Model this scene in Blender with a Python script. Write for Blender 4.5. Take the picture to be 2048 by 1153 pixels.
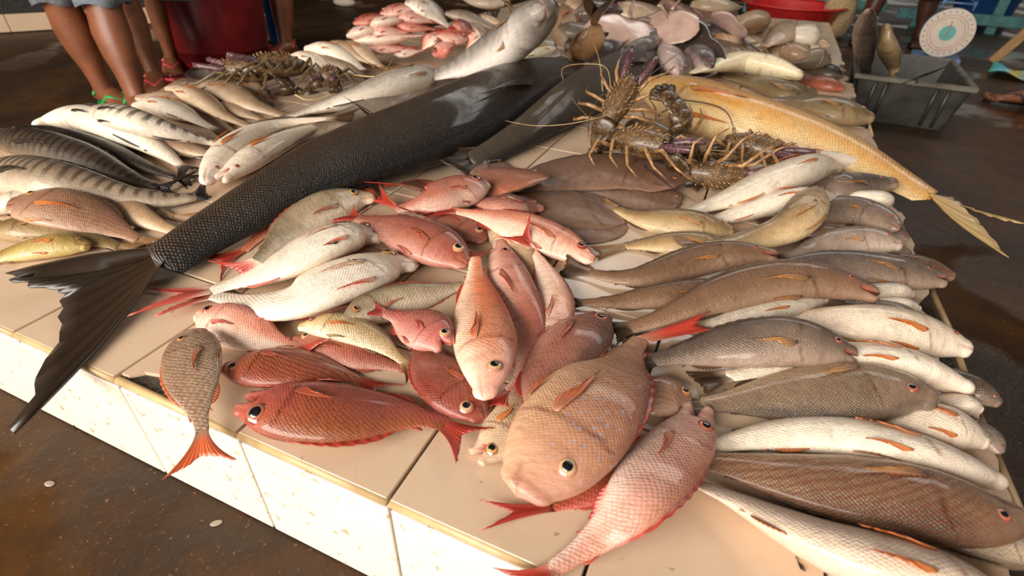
import bpy, math, random
import numpy as np
from mathutils import Vector, Matrix, Euler

# ------------------------------------------------------------------ clear
for o in list(bpy.data.objects):
    bpy.data.objects.remove(o, do_unlink=True)
scene = bpy.context.scene
COL = scene.collection
rng = random.Random(7)
nr = np.random.RandomState(7)
R = math.radians

# ------------------------------------------------------------------ camera
CAM_POS = (0.8241, -0.2377, 0.4773)
CAM_ROT = (0.95947, -0.02929, 0.41265)
FOCAL_PX = 1057.1
SLAB_H = 0.1924
SLAB_RIGHT = 1.1876
SLAB_LEFT, SLAB_BACK = -0.760, 3.900
FLOOR_Z = -SLAB_H
cd = bpy.data.cameras.new('camera')
cam = bpy.data.objects.new('camera', cd)
COL.objects.link(cam)
cam.location = CAM_POS
cam.rotation_euler = CAM_ROT
cd.sensor_width = 36.0
cd.lens = FOCAL_PX / 2048 * 36.0
cd.clip_start = 0.01
cd.dof.use_dof = True
cd.dof.focus_distance = 0.80
cd.dof.aperture_fstop = 5.0
scene.camera = cam

# ------------------------------------------------------------------ world and light
w = bpy.data.worlds.new('market_daylight')
scene.world = w
w.use_nodes = True
bgn = w.node_tree.nodes['Background']
bgn.inputs['Color'].default_value = (1.0, 0.93, 0.84, 1)
bgn.inputs['Strength'].default_value = 0.38

def area(name, loc, target, sx, sy, power, col):
    l = bpy.data.lights.new(name, 'AREA')
    l.shape = 'RECTANGLE'; l.size = sx; l.size_y = sy; l.energy = power; l.color = col
    o = bpy.data.objects.new(name, l); COL.objects.link(o)
    o.location = loc
    o.rotation_euler = (Vector(target) - Vector(loc)).to_track_quat('-Z', 'Y').to_euler()
    return o
area('open_market_side', (-0.7, -3.0, 1.5), (0.3, 0.5, 0.0), 4.5, 1.8, 390, (1.0, 0.93, 0.84))
area('roof_gap_daylight', (0.9, 3.9, 2.98), (0.4, 1.2, 0.0), 4.0, 1.4, 85, (1.0, 0.96, 0.9))

vs = scene.view_settings
vs.view_transform = 'Standard'
vs.look = 'None'
vs.gamma = 1.0
vs.use_curve_mapping = False
vs.exposure = 0.0

# ------------------------------------------------------------------ helpers
def thing(name, label, cat, loc=(0, 0, 0), rotz=0.0, group=None):
    o = bpy.data.objects.new(name, None)
    COL.objects.link(o)
    o.empty_display_size = 0.05
    o.location = loc
    o.rotation_euler = (0, 0, rotz)
    o['label'] = label; o['category'] = cat
    if group: o['group'] = group
    return o

def tag(o, label, cat, group=None):
    o['label'] = label; o['category'] = cat
    if group: o['group'] = group
    return o

def mesh_data(name, verts, faces, mat=None, uv=None, uv2=None, attrs=None, smooth=True):
    me = bpy.data.meshes.new(name)
    v = np.asarray(verts, dtype=float)
    me.from_pydata([tuple(p) for p in v], [], [tuple(f) for f in faces])
    if uv is not None or uv2 is not None:
        li = np.zeros(len(me.loops), dtype=np.int32)
        me.loops.foreach_get('vertex_index', li)
        for nm, d in (('UVMap', uv), ('flat', uv2)):
            if d is not None:
                lay = me.uv_layers.new(name=nm)
                lay.data.foreach_set('uv', np.asarray(d, dtype=np.float32)[li].ravel())
    for k, a in (attrs or {}).items():
        at = me.attributes.new(k, 'FLOAT', 'POINT')
        at.data.foreach_set('value', np.asarray(a, dtype=np.float32))
    if smooth:
        me.polygons.foreach_set('use_smooth', [True] * len(me.polygons))
    if mat is not None: me.materials.append(mat)
    me.update()
    return me

def obj(name, me, parent=None, loc=None, rot=None):
    o = bpy.data.objects.new(name, me)
    COL.objects.link(o)
    if parent is not None: o.parent = parent
    if loc is not None: o.location = loc
    if rot is not None: o.rotation_euler = rot
    return o

def structure(o, label=None, cat=None):
    o['kind'] = 'structure'
    if label: o['label'] = label
    if cat: o['category'] = cat
    return o

class MB:
    """collects simple shapes into one mesh"""
    def __init__(s): s.v = []; s.f = []; s.uv = []
    def add(s, v, f, uv=None):
        n = len(s.v); s.v += [tuple(p) for p in v]; s.f += [tuple(i + n for i in q) for q in f]
        s.uv += [tuple(p) for p in uv] if uv is not None else [(0, 0)] * len(v)
    def box(s, c, d, rot=None, bevel=0.0):
        x, y, z = [k / 2 for k in d]
        M = (Euler(rot).to_matrix() if rot is not None else Matrix.Identity(3))
        if bevel <= 0:
            p = [(-x, -y, -z), (x, -y, -z), (x, y, -z), (-x, y, -z), (-x, -y, z), (x, -y, z), (x, y, z), (-x, y, z)]
            f = [(0, 3, 2, 1), (4, 5, 6, 7), (0, 1, 5, 4), (1, 2, 6, 5), (2, 3, 7, 6), (3, 0, 4, 7)]
        else:
            b = bevel; p = []
            for sx in (-1, 1):
                for sy in (-1, 1):
                    for sz in (-1, 1):
                        p += [(sx * (x - b), sy * (y - b), sz * z), (sx * (x - b), sy * y, sz * (z - b)), (sx * x, sy * (y - b), sz * (z - b))]
            idx = lambda a, b_, c_, k: ((a * 2 + b_) * 2 + c_) * 3 + k
            f = []
            for c_ in (0, 1):
                q = [idx(0, 0, c_, 0), idx(1, 0, c_, 0), idx(1, 1, c_, 0), idx(0, 1, c_, 0)]; f.append(q if c_ else q[::-1])
                q = [idx(0, c_, 0, 1), idx(1, c_, 0, 1), idx(1, c_, 1, 1), idx(0, c_, 1, 1)]; f.append(q[::-1] if c_ else q)
                q = [idx(c_, 0, 0, 2), idx(c_, 1, 0, 2), idx(c_, 1, 1, 2), idx(c_, 0, 1, 2)]; f.append(q if c_ else q[::-1])
            for a in (0, 1):
                for c_ in (0, 1):
                    f.append([idx(0, a, c_, 0), idx(1, a, c_, 0), idx(1, a, c_, 1), idx(0, a, c_, 1)][::(1 if a != c_ else -1)])
                    f.append([idx(a, 0, c_, 0), idx(a, 1, c_, 0), idx(a, 1, c_, 2), idx(a, 0, c_, 2)][::(1 if a == c_ else -1)])
                    f.append([idx(a, c_, 0, 1), idx(a, c_, 1, 1), idx(a, c_, 1, 2), idx(a, c_, 0, 2)][::(1 if a != c_ else -1)])
            for a in (0, 1):
                for b_ in (0, 1):
                    for c_ in (0, 1):
                        t = [idx(a, b_, c_, 0), idx(a, b_, c_, 1), idx(a, b_, c_, 2)]
                        f.append(t if (a + b_ + c_) % 2 else t[::-1])
        s.add([tuple(M @ Vector(q) + Vector(c)) for q in p], f)
    def tube(s, pts, rad, n=8, cap=True):
        P = [Vector(p) for p in pts]
        if not hasattr(rad, '__len__'): rad = [rad] * len(P)
        v = []; f = []; uv = []
        ref = None
        for i, p in enumerate(P):
            t = (P[min(i + 1, len(P) - 1)] - P[max(i - 1, 0)])
            t = t.normalized() if t.length > 1e-9 else Vector((0, 0, 1))
            if ref is None: ref = Vector((0, 0, 1)) if abs(t.z) < .9 else Vector((1, 0, 0))
            a = ref - t * ref.dot(t)
            if a.length < 1e-6: a = t.orthogonal()
            a.normalize(); b = t.cross(a); ref = a
            for k in range(n):
                g = 2 * math.pi * k / n
                v.append(p + (a * math.cos(g) + b * math.sin(g)) * rad[i]); uv.append((i / (len(P) - 1), k / n))
        for i in range(len(P) - 1):
            for k in range(n):
                f.append((i * n + k, i * n + (k + 1) % n, (i + 1) * n + (k + 1) % n, (i + 1) * n + k))
        if cap:
            f.append(tuple(range(n))[::-1]); f.append(tuple(range((len(P) - 1) * n, len(P) * n)))
        s.add(v, f, uv)
    def lathe(s, prof, n=32, c=(0, 0, 0), close=False):
        v = []; f = []; uv = []
        for i, (r, z) in enumerate(prof):
            for k in range(n):
                g = 2 * math.pi * k / n
                v.append((c[0] + r * math.cos(g), c[1] + r * math.sin(g), c[2] + z)); uv.append((k / n, i / len(prof)))
        for i in range(len(prof) - 1):
            for k in range(n):
                f.append((i * n + k, i * n + (k + 1) % n, (i + 1) * n + (k + 1) % n, (i + 1) * n + k))
        if close:
            f.append(tuple(range(n))[::-1]); f.append(tuple(range((len(prof) - 1) * n, len(prof) * n)))
        s.add(v, f, uv)
    def ell(s, c, r, nu=14, nv=10, rot=None):
        M = Euler(rot).to_matrix() if rot is not None else Matrix.Identity(3)
        v = []; f = []
        for i in range(nv + 1):
            a = math.pi * i / nv
            for k in range(nu):
                g = 2 * math.pi * k / nu
                v.append(M @ Vector((r[0] * math.sin(a) * math.cos(g), r[1] * math.sin(a) * math.sin(g), r[2] * math.cos(a))) + Vector(c))
        for i in range(nv):
            for k in range(nu):
                f.append((i * nu + k, (i + 1) * nu + k, (i + 1) * nu + (k + 1) % nu, i * nu + (k + 1) % nu))
        s.add(v, f)
    def data(s, name, mat, smooth=True): return mesh_data(name, s.v, s.f, mat, uv=s.uv, smooth=smooth)
    def build(s, name, mat, parent=None, smooth=True, loc=None, rot=None):
        return obj(name, s.data(name, mat, smooth), parent, loc, rot)

# ------------------------------------------------------------------ materials
class NT:
    def __init__(s, name):
        s.m = bpy.data.materials.new(name); s.m.use_nodes = True
        s.n = s.m.node_tree.nodes; s.l = s.m.node_tree.links
        s.bsdf = s.n['Principled BSDF']
    def node(s, t, **kw):
        x = s.n.new(t)
        for k, v in kw.items(): setattr(x, k, v)
        return x
    def put(s, inp, v):
        if isinstance(v, bpy.types.NodeSocket): s.l.new(v, inp)
        elif isinstance(v, (tuple, list)) and len(v) == 3 and inp.type == 'RGBA': inp.default_value = (*v, 1)
        else: inp.default_value = v
    def math(s, op, a, b=0.0, c=None, clamp=False):
        x = s.node('ShaderNodeMath', operation=op); x.use_clamp = clamp
        s.put(x.inputs[0], a); s.put(x.inputs[1], b)
        if c is not None: s.put(x.inputs[2], c)
        return x.outputs[0]
    def mix(s, fac, a, b, blend='MIX'):
        x = s.node('ShaderNodeMix', data_type='RGBA', blend_type=blend)
        s.put(x.inputs['Factor'], fac); s.put(x.inputs['A'], a) if False else None
        s.put(x.inputs[6], a); s.put(x.inputs[7], b)
        return x.outputs[2]
    def step(s, v, lo, hi, a=0.0, b=1.0):
        x = s.node('ShaderNodeMapRange', interpolation_type='SMOOTHSTEP')
        s.put(x.inputs[0], v); x.inputs[1].default_value = lo; x.inputs[2].default_value = hi
        x.inputs[3].default_value = a; x.inputs[4].default_value = b
        return x.outputs[0]
    def noise(s, vec, scale, detail=3, rough=.55, dist=0.0):
        x = s.node('ShaderNodeTexNoise'); s.put(x.inputs['Vector'], vec)
        x.inputs['Scale'].default_value = scale; x.inputs['Detail'].default_value = detail
        x.inputs['Roughness'].default_value = rough; x.inputs['Distortion'].default_value = dist
        return x.outputs[0]
    def ramp(s, v, stops):
        x = s.node('ShaderNodeValToRGB'); s.put(x.inputs[0], v)
        e = x.color_ramp.elements
        while len(e) < len(stops): e.new(0.5)
        for i, (p, c) in enumerate(stops): e[i].position = p; e[i].color = (*c, 1)
        return x.outputs[0]
    def bump(s, h, strength, dist, nrm=None):
        x = s.node('ShaderNodeBump'); x.inputs['Strength'].default_value = strength; x.inputs['Distance'].default_value = dist
        s.put(x.inputs['Height'], h)
        if nrm is not None: s.l.new(nrm, x.inputs['Normal'])
        return x.outputs[0]
    def set(s, **kw):
        for k, v in kw.items(): s.put(s.bsdf.inputs[k.replace('_', ' ')], v)

def srgb(r, g, b):
    f = lambda c: (c / 255 / 12.92) if c / 255 <= .04045 else ((c / 255 + .055) / 1.055) ** 2.4
    return (f(r), f(g), f(b))

def simple_mat(name, col, rough=.5, var=.12, nscale=20, bump=.0, metal=0.0, coat=0.0):
    t = NT(name)
    tc = t.node('ShaderNodeTexCoord').outputs['Object']
    n = t.noise(tc, nscale, 4)
    c = t.mix(t.step(n, .3, .7), tuple(k * (1 - var) for k in col), tuple(min(1, k * (1 + var)) for k in col))
    t.set(Base_Color=c, Roughness=rough, Metallic=metal, Coat_Weight=coat)
    if bump: t.set(Normal=t.bump(n, bump, .01))
    return t.m

SIDE = {}
def fish_mat(name, back, side, belly, scale=.0042, head=None, headf=.35, vshift=0.0, bars=None, streak=None, spots=None, blot=.5,
             rough=.30, dark=.55, edge=(.34, .56, .78), bump=.55, speck=.0, coat=.5):
    t = NT('fish_' + name)
    SIDE[name] = side
    back, side, belly = srgb(*back), srgb(*side), srgb(*belly)
    uvn = t.node('ShaderNodeUVMap', uv_map='UVMap'); sp = t.node('ShaderNodeSeparateXYZ'); t.l.new(uvn.outputs[0], sp.inputs[0])
    u, v = sp.outputs[0], sp.outputs[1]
    fl = t.node('ShaderNodeUVMap', uv_map='flat').outputs[0]
    info = t.node('ShaderNodeObjectInfo')
    rnd = info.outputs['Random']
    off = t.node('ShaderNodeCombineXYZ'); t.put(off.inputs[2], t.math('MULTIPLY', rnd, 37.0))
    vec = t.node('ShaderNodeVectorMath', operation='ADD'); t.l.new(fl, vec.inputs[0]); t.l.new(off.outputs[0], vec.inputs[1])
    vec = vec.outputs[0]
    n1 = t.noise(vec, 22, 4, .6); n2 = t.noise(vec, 90, 3, .6)
    vv = t.math('ADD', v, t.math('MULTIPLY', t.math('SUBTRACT', n1, .5), .30 * blot * 2))
    vv = t.math('ADD', vv, vshift)
    mid = tuple((a + b) / 2 for a, b in zip(back, side)); mid2 = tuple((a + b) / 2 for a, b in zip(side, belly))
    col = t.ramp(vv, [(0.0, back), (edge[0] * .6, back), (edge[0], mid), (edge[1], side), ((edge[1] + edge[2]) / 2, mid2), (edge[2], belly), (1.0, belly)])
    if head is not None:
        hm = t.step(t.math('ADD', u, t.math('MULTIPLY', t.math('SUBTRACT', n1, .5), .12)), .08, .34, headf * .8, 0.0)
        col = t.mix(hm, col, srgb(*head))
    body = t.step(u, .07, .30)
    nb_ = t.noise(vec, 7, 3, .6)
    col = t.mix(t.step(nb_, .38, .66, 0, .5), col, t.mix(.55, col, belly))
    col = t.mix(t.step(t.noise(vec, 34, 5, .7), .5, .72, 0, .45), col, t.mix(.6, col, tuple(k * .55 for k in back)))
    # scales: rotated square lattice, nearly regular
    s2 = t.node('ShaderNodeSeparateXYZ'); t.l.new(fl, s2.inputs[0])
    k = 1.0 / (scale * 1.05)
    xx = t.math('MULTIPLY', t.math('ADD', s2.outputs[0], s2.outputs[1]), k)
    yy = t.math('MULTIPLY', t.math('SUBTRACT', s2.outputs[0], s2.outputs[1]), k)
    cv = t.node('ShaderNodeCombineXYZ'); t.put(cv.inputs[0], xx); t.put(cv.inputs[1], yy)
    vo = t.node('ShaderNodeTexVoronoi', feature='F1', voronoi_dimensions='2D'); t.l.new(cv.outputs[0], vo.inputs['Vector'])
    vo.inputs['Scale'].default_value = 1.0; vo.inputs['Randomness'].default_value = .28
    dist = vo.outputs['Distance']
    em = t.math('MULTIPLY', t.step(dist, .32, .68), t.math('MULTIPLY', body, t.step(n1, .25, .7, .35, 1.0)))
    col = t.mix(t.math('MULTIPLY', em, dark * .75), col, t.mix(1.0, col, (.42, .36, .33), 'MULTIPLY'))
    if bars:
        wv = t.math('SINE', t.math('ADD', t.math('MULTIPLY', s2.outputs[0], 2 * math.pi / bars[0]), t.math('MULTIPLY', n1, 5.0)))
        bm = t.math('MULTIPLY', t.step(wv, -.1, .7), t.math('MULTIPLY', t.step(v, bars[1], bars[1] + .2, 1.0, 0.0), body))
        col = t.mix(t.math('MULTIPLY', bm, bars[2]), col, srgb(*bars[3]))
    if streak:
        a = t.math('ADD', t.math('MULTIPLY', s2.outputs[0], .55), t.math('MULTIPLY', s2.outputs[1], 1.0))
        wv = t.math('SINE', t.math('ADD', t.math('MULTIPLY', a, 2 * math.pi / streak[0]), t.math('MULTIPLY', n1, 9.0)))
        sm = t.math('MULTIPLY', t.step(wv, -.2, .9), t.math('MULTIPLY', t.step(v, .62, .8, 1.0, 0.0), body))
        col = t.mix(t.math('MULTIPLY', sm, streak[1]), col, srgb(*streak[2]))
    if spots:
        vs_ = t.node('ShaderNodeTexVoronoi', feature='F1', voronoi_dimensions='2D'); t.l.new(fl, vs_.inputs['Vector'])
        vs_.inputs['Scale'].default_value = 1 / spots[0]; vs_.inputs['Randomness'].default_value = .9
        sc = t.node('ShaderNodeSeparateColor'); t.l.new(vs_.outputs['Color'], sc.inputs[0])
        sm = t.math('MULTIPLY', t.step(vs_.outputs['Distance'], .10, .2, 1.0, 0.0), t.math('MULTIPLY', t.math('MULTIPLY', body, t.step(sc.outputs[0], .35, .4)), t.step(v, .5, .6, 1.0, 0.0)))
        col = t.mix(t.math('MULTIPLY', sm, spots[1]), col, srgb(*spots[2]))
    # fine mottling and specks of dirt
    col = t.mix(t.step(n2, .35, .75, 0.0, .35), col, t.mix(1.0, col, (.62, .55, .5), 'MULTIPLY'))
    n4 = t.noise(vec, 420, 2, .5)
    col = t.mix(t.step(n4, .70, .74, 0, .55), col, (.03, .02, .015))
    # gill slit, mouth crease and the inside of the mouth
    ac = t.node('ShaderNodeAttribute', attribute_name='crease').outputs['Fac']
    am = t.node('ShaderNodeAttribute', attribute_name='mouth').outputs['Fac']
    al = t.node('ShaderNodeAttribute', attribute_name='lip').outputs['Fac']
    col = t.mix(t.math('MULTIPLY', ac, .8), col, t.mix(1.0, col, (.36, .16, .13), 'MULTIPLY'))
    col = t.mix(t.math('MULTIPLY', al, .45), col, srgb(226, 160, 140))
    col = t.mix(am, col, srgb(150, 52, 44))
    hsv = t.node('ShaderNodeHueSaturation'); t.put(hsv.inputs['Color'], col)
    t.put(hsv.inputs['Value'], t.math('ADD', .88, t.math('MULTIPLY', rnd, .24)))
    t.set(Base_Color=hsv.outputs[0], Roughness=t.step(n2, .25, .75, rough * .7, rough * 1.5), Coat_Weight=t.step(n1, .3, .65, coat * .3, coat), Coat_Roughness=.10, IOR=1.42)
    hgt = t.math('MULTIPLY', t.math('SUBTRACT', 1.0, dist), body)
    nb = t.bump(hgt, bump * .7, scale * .5)
    nb = t.bump(t.noise(vec, 75, 5, .7), .4, .005, nb)
    t.set(Normal=nb)
    return t.m

def fin_mat(name, base, tip, trans=.25, lo=.1, hi=.9):
    t = NT('fin_' + name)
    uvn = t.node('ShaderNodeUVMap', uv_map='UVMap'); sp = t.node('ShaderNodeSeparateXYZ'); t.l.new(uvn.outputs[0], sp.inputs[0])
    col = t.mix(t.step(sp.outputs[1], lo, hi), srgb(*base), srgb(*tip))
    ray = t.math('SINE', t.math('MULTIPLY', sp.outputs[0], 2 * math.pi))
    n = t.noise(uvn.outputs[0], 6, 3)
    col = t.mix(t.step(ray, -.4, .9, .0, .42), col, t.mix(1.0, col, (.45, .3, .25), 'MULTIPLY'))
    col = t.mix(t.step(n, .4, .75, 0, .4), col, t.mix(1.0, col, (.6, .5, .45), 'MULTIPLY'))
    t.set(Base_Color=col, Roughness=.35, Coat_Weight=.2, Subsurface_Weight=trans, Subsurface_Radius=(.004, .002, .001))
    t.set(Normal=t.bump(ray, .35, .0008))
    return t.m

RED = dict(scale=.0042)
FM = {
 'black': fish_mat('black', (80, 61, 41), (52, 39, 26), (15, 13, 13), scale=.0065, dark=.9, rough=.36, blot=.35, edge=(.3, .5, .8), bump=1.2, coat=.45),
 'dkgrey': fish_mat('dkgrey', (84, 68, 50), (70, 56, 42), (22, 19, 17), scale=.006, dark=.8, rough=.38, blot=.4, bump=1.1, coat=.3),
 'greybrown': fish_mat('greybrown', (104, 90, 74), (138, 118, 98), (190, 170, 150), scale=.006),
 'silverpale': fish_mat('silverpale', (104, 96, 86), (160, 148, 134), (212, 200, 184), scale=.007, rough=.28),
 'silver': fish_mat('silver', (86, 80, 74), (150, 140, 130), (216, 206, 196), scale=.007, rough=.24, bars=(.03, .45, .3, (80, 74, 68)), head=(112, 104, 96), headf=1.0),
 'yellow': fish_mat('yellow', (176, 118, 44), (222, 158, 66), (232, 200, 146), scale=.010, head=(232, 190, 130), headf=.6, rough=.3, blot=.6, dark=.45),
 'paleb': fish_mat('paleb', (170, 146, 118), (214, 192, 164), (236, 222, 200)),
 'barred': fish_mat('barred', (92, 76, 60), (150, 130, 108), (206, 188, 164), bars=(.022, .42, .75, (66, 52, 40)), scale=.003),
 'blackfish': fish_mat('blackfish', (26, 22, 20), (44, 36, 30), (90, 76, 62), scale=.004, rough=.25),
 'blackbar': fish_mat('blackbar', (34, 28, 24), (74, 60, 48), (120, 102, 84), bars=(.022, .6, .6, (24, 20, 17)), scale=.003, rough=.25),
 'brownpale': fish_mat('brownpale', (112, 86, 62), (150, 120, 94), (206, 180, 152)),
 'whitebelly': fish_mat('whitebelly', (120, 100, 82), (222, 202, 178), (242, 228, 208), scale=.003, edge=(.15, .3, .5)),
 'barpale': fish_mat('barpale', (112, 98, 84), (186, 168, 148), (236, 220, 200), bars=(.024, .5, .8, (74, 62, 52)), scale=.003, edge=(.2, .42, .6)),
 'olive': fish_mat('olive', (92, 72, 40), (128, 104, 64), (168, 140, 98)),
 'olivey': fish_mat('olivey', (130, 104, 50), (176, 146, 80), (208, 182, 120)),
 'olivebr': fish_mat('olivebr', (76, 62, 38), (112, 92, 58), (150, 128, 92), scale=.0045),
 'tanpale': fish_mat('tanpale', (150, 114, 80), (188, 152, 116), (232, 204, 172), vshift=.05),
 'tan': fish_mat('tan', (128, 98, 70), (166, 132, 102), (210, 182, 152)),
 'pinkbrown': fish_mat('pinkbrown', (140, 96, 72), (164, 118, 92), (188, 150, 124), streak=(.006, .35, (120, 78, 56)), head=(130, 84, 64)),
 'whitep': fish_mat('whitep', (150, 130, 110), (226, 204, 178), (244, 228, 206), vshift=.12, edge=(.2, .42, .62), head=(238, 206, 188), headf=.5, dark=.3),
 'whitepk': fish_mat('whitepk', (186, 150, 124), (228, 196, 168), (240, 214, 190), vshift=.1, edge=(.2, .42, .62), dark=.5, scale=.005),
 'paley': fish_mat('paley', (170, 160, 110), (220, 208, 160), (240, 232, 200)),
 'cream': fish_mat('cream', (150, 130, 84), (226, 206, 150), (246, 230, 190), vshift=.15, edge=(.2, .42, .6)),
 'greypale': fish_mat('greypale', (120, 104, 88), (176, 156, 134), (222, 202, 178)),
 'redbrown': fish_mat('redbrown', (140, 68, 46), (158, 88, 58), (176, 100, 76), streak=(.0055, .7, (112, 50, 32)), **RED),
 'redpile': fish_mat('redpile', (176, 66, 54), (206, 110, 94), (234, 186, 168), head=(200, 90, 80), **RED),
 'redpile2': fish_mat('redpile2', (126, 42, 34), (158, 70, 58), (200, 130, 112), **RED),
 'redpale': fish_mat('redpale', (206, 104, 86), (228, 160, 140), (244, 216, 196), vshift=.1, **RED),
 'greywhite': fish_mat('greywhite', (120, 106, 92), (196, 180, 160), (236, 224, 206)),
 'orangebrown': fish_mat('orangebrown', (134, 96, 60), (190, 142, 92), (212, 180, 146), scale=.006),
 'dkpurple': fish_mat('dkpurple', (40, 32, 32), (66, 54, 52), (120, 100, 96), rough=.2),
 'dkgreyp': fish_mat('dkgreyp', (58, 48, 42), (96, 82, 74), (206, 178, 170), rough=.22),
 'redorange': fish_mat('redorange', (170, 50, 30), (206, 84, 56), (230, 150, 120)),
 'sole': fish_mat('sole', (112, 80, 62), (126, 92, 72), (140, 106, 84), scale=.0028, blot=.9, dark=.5, rough=.5, coat=.12),
 'solered': fish_mat('solered', (176, 108, 80), (168, 112, 88), (160, 110, 90), scale=.003, blot=.9, head=(176, 92, 62), headf=.6),
 'beige': fish_mat('beige', (138, 108, 80), (196, 162, 126), (232, 204, 172), head=(206, 176, 148), **RED),
 'darkred': fish_mat('darkred', (74, 50, 38), (150, 92, 76), (202, 142, 122), head=(168, 92, 78), headf=.55, dark=.85, scale=.005),
 'red': fish_mat('red', (134, 58, 44), (168, 94, 74), (200, 142, 124), head=(172, 88, 72), headf=.5, dark=.7, scale=.0045),
 'redsolid': fish_mat('redsolid', (146, 84, 46), (164, 76, 58), (184, 92, 80), head=(186, 84, 72), headf=.75, dark=.65, scale=.0048, vshift=-.04),
 'orange': fish_mat('orange', (226, 106, 66), (222, 112, 76), (236, 170, 136), dark=.6, scale=.005),
 'yellowish': fish_mat('yellowish', (168, 136, 84), (214, 182, 128), (238, 214, 178), vshift=.05, scale=.0045),
 'whitepink': fish_mat('whitepink', (178, 142, 112), (236, 212, 184), (248, 232, 212), edge=(.12, .3, .5), dark=.3, head=(236, 206, 190), headf=.4, scale=.0045),
 'olivewhite': fish_mat('olivewhite', (124, 106, 76), (196, 172, 138), (240, 218, 190), edge=(.3, .5, .66), scale=.0045, dark=.55),
 'redwhite': fish_mat('redwhite', (196, 84, 62), (224, 142, 116), (246, 212, 190), edge=(.22, .42, .6), head=(206, 110, 90), headf=.5, **RED),
 'pinkred': fish_mat('pinkred', (166, 80, 60), (198, 122, 100), (230, 184, 164), edge=(.3, .5, .72), dark=.7, scale=.005),
 'pinkorange': fish_mat('pinkorange', (210, 100, 70), (232, 146, 114), (246, 204, 180), edge=(.25, .48, .66), scale=.0045),
 'palepink': fish_mat('palepink', (204, 126, 100), (232, 176, 150), (246, 214, 192), edge=(.2, .42, .64), scale=.005),
 'redpink': fish_mat('redpink', (164, 74, 60), (206, 118, 104), (230, 168, 154), head=(204, 110, 98), headf=.6, **RED),
 'greypink': fish_mat('greypink', (150, 116, 90), (178, 146, 120), (200, 168, 142), dark=.85, scale=.0058, head=(164, 124, 104), headf=.5),
 'orangesn': fish_mat('orangesn', (206, 92, 50), (228, 132, 86), (248, 206, 176), edge=(.3, .48, .72), dark=.7, scale=.0055, head=(242, 204, 186), headf=.7),
 'darkcr': fish_mat('darkcr', (52, 42, 36), (98, 82, 70), (160, 136, 118), rough=.24, scale=.0036, edge=(.25, .5, .85), bump=.8),
 'croaker': fish_mat('croaker', (98, 68, 48), (124, 92, 68), (150, 118, 94), rough=.26, scale=.0036, head=(122, 90, 74), bump=.8),
 'goldcr': fish_mat('goldcr', (64, 48, 30), (168, 134, 88), (216, 186, 142), rough=.24, scale=.0042, bump=.8),
 'silvercr': fish_mat('silvercr', (112, 94, 82), (160, 138, 122), (196, 174, 156), rough=.2, scale=.004, bump=.8),
 'palecr': fish_mat('palecr', (140, 116, 92), (224, 200, 170), (242, 222, 198), edge=(.16, .32, .52), scale=.0042, dark=.5),
 'greycr': fish_mat('greycr', (72, 60, 50), (130, 106, 84), (184, 154, 122), rough=.25, scale=.0042, edge=(.2, .5, .78), bump=.85, head=(134, 112, 98)),
 'bigcr': fish_mat('bigcr', (96, 70, 54), (138, 100, 74), (182, 140, 100), rough=.26, scale=.0045, streak=(.009, .55, (112, 62, 44)), bump=.85, head=(140, 102, 84)),
 'breambig': fish_mat('breambig', (150, 84, 68), (176, 120, 92), (216, 172, 134), spots=(.012, .6, (158, 164, 184)), scale=.0048, edge=(.2, .5, .82), head=(196, 148, 126), headf=.5, rough=.26, dark=.4),
 'pinkfront': fish_mat('pinkfront', (206, 132, 104), (226, 164, 142), (244, 206, 188), edge=(.25, .5, .72), scale=.005, dark=.6, head=(232, 176, 160), headf=.6),
}
FINS = {
 'red': fin_mat('red', (200, 112, 86), (178, 58, 42)),
 'orange': fin_mat('orange', (224, 140, 78), (206, 112, 46)),
 'dark': fin_mat('dark', (70, 58, 44), (44, 36, 28)),
 'black': fin_mat('black', (66, 50, 34), (46, 35, 25), .05),
 'tan': fin_mat('tan', (170, 132, 90), (140, 104, 66)),
 'brown': fin_mat('brown', (104, 78, 56), (82, 60, 42)),
 'pink': fin_mat('pink', (232, 180, 150), (216, 96, 82)),
 'gold': fin_mat('gold', (206, 164, 96), (172, 146, 98)),
 'amber': fin_mat('amber', (176, 128, 78), (196, 130, 58)),
 'rust': fin_mat('rust', (204, 120, 78), (190, 92, 50)),
 'pale': fin_mat('pale', (236, 212, 186), (226, 182, 156)),
 'peach': fin_mat('peach', (206, 140, 96), (222, 108, 66)),
}
FTIP = {'red': (176, 60, 44), 'orange': (206, 112, 46), 'dark': (44, 36, 28), 'black': (40, 31, 23), 'tan': (140, 104, 66), 'brown': (82, 60, 42), 'pink': (212, 98, 84),
        'gold': (176, 150, 100), 'peach': (220, 108, 66), 'amber': (186, 128, 66), 'rust': (190, 92, 50), 'pale': (226, 182, 156)}
_own = {}
def own_fin(mat, key, k=1.0, hi=.6):
    """fin that grows out of the flank colour of its fish"""
    q = (mat, key, k)
    if q not in _own:
        s_ = SIDE[mat]; tip = tuple(a + (b - a) * k for a, b in zip(s_, FTIP[key]))
        _own[q] = fin_mat(mat + '_' + key + str(k), s_, tip, .2, 0.0, hi)
    return _own[q]
def fin_key(mat, kind):
    if mat in ('whitepink',): return 'pink'
    if mat in ('greypink',): return 'peach'
    if kind in ('snapper', 'bream'):
        return 'red' if mat not in ('beige', 'yellowish', 'tanpale', 'dkgreyp', 'pinkbrown', 'orangebrown') else 'tan'
    if mat in ('black', 'dkgrey'): return 'black'
    if mat == 'yellow': return 'gold'
    if kind == 'mack' or mat in ('blackfish',): return 'dark'
    if mat in ('goldcr', 'tan', 'tanpale', 'olive', 'olivey', 'olivebr', 'cream', 'paley'): return 'tan'
    return 'brown'

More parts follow.
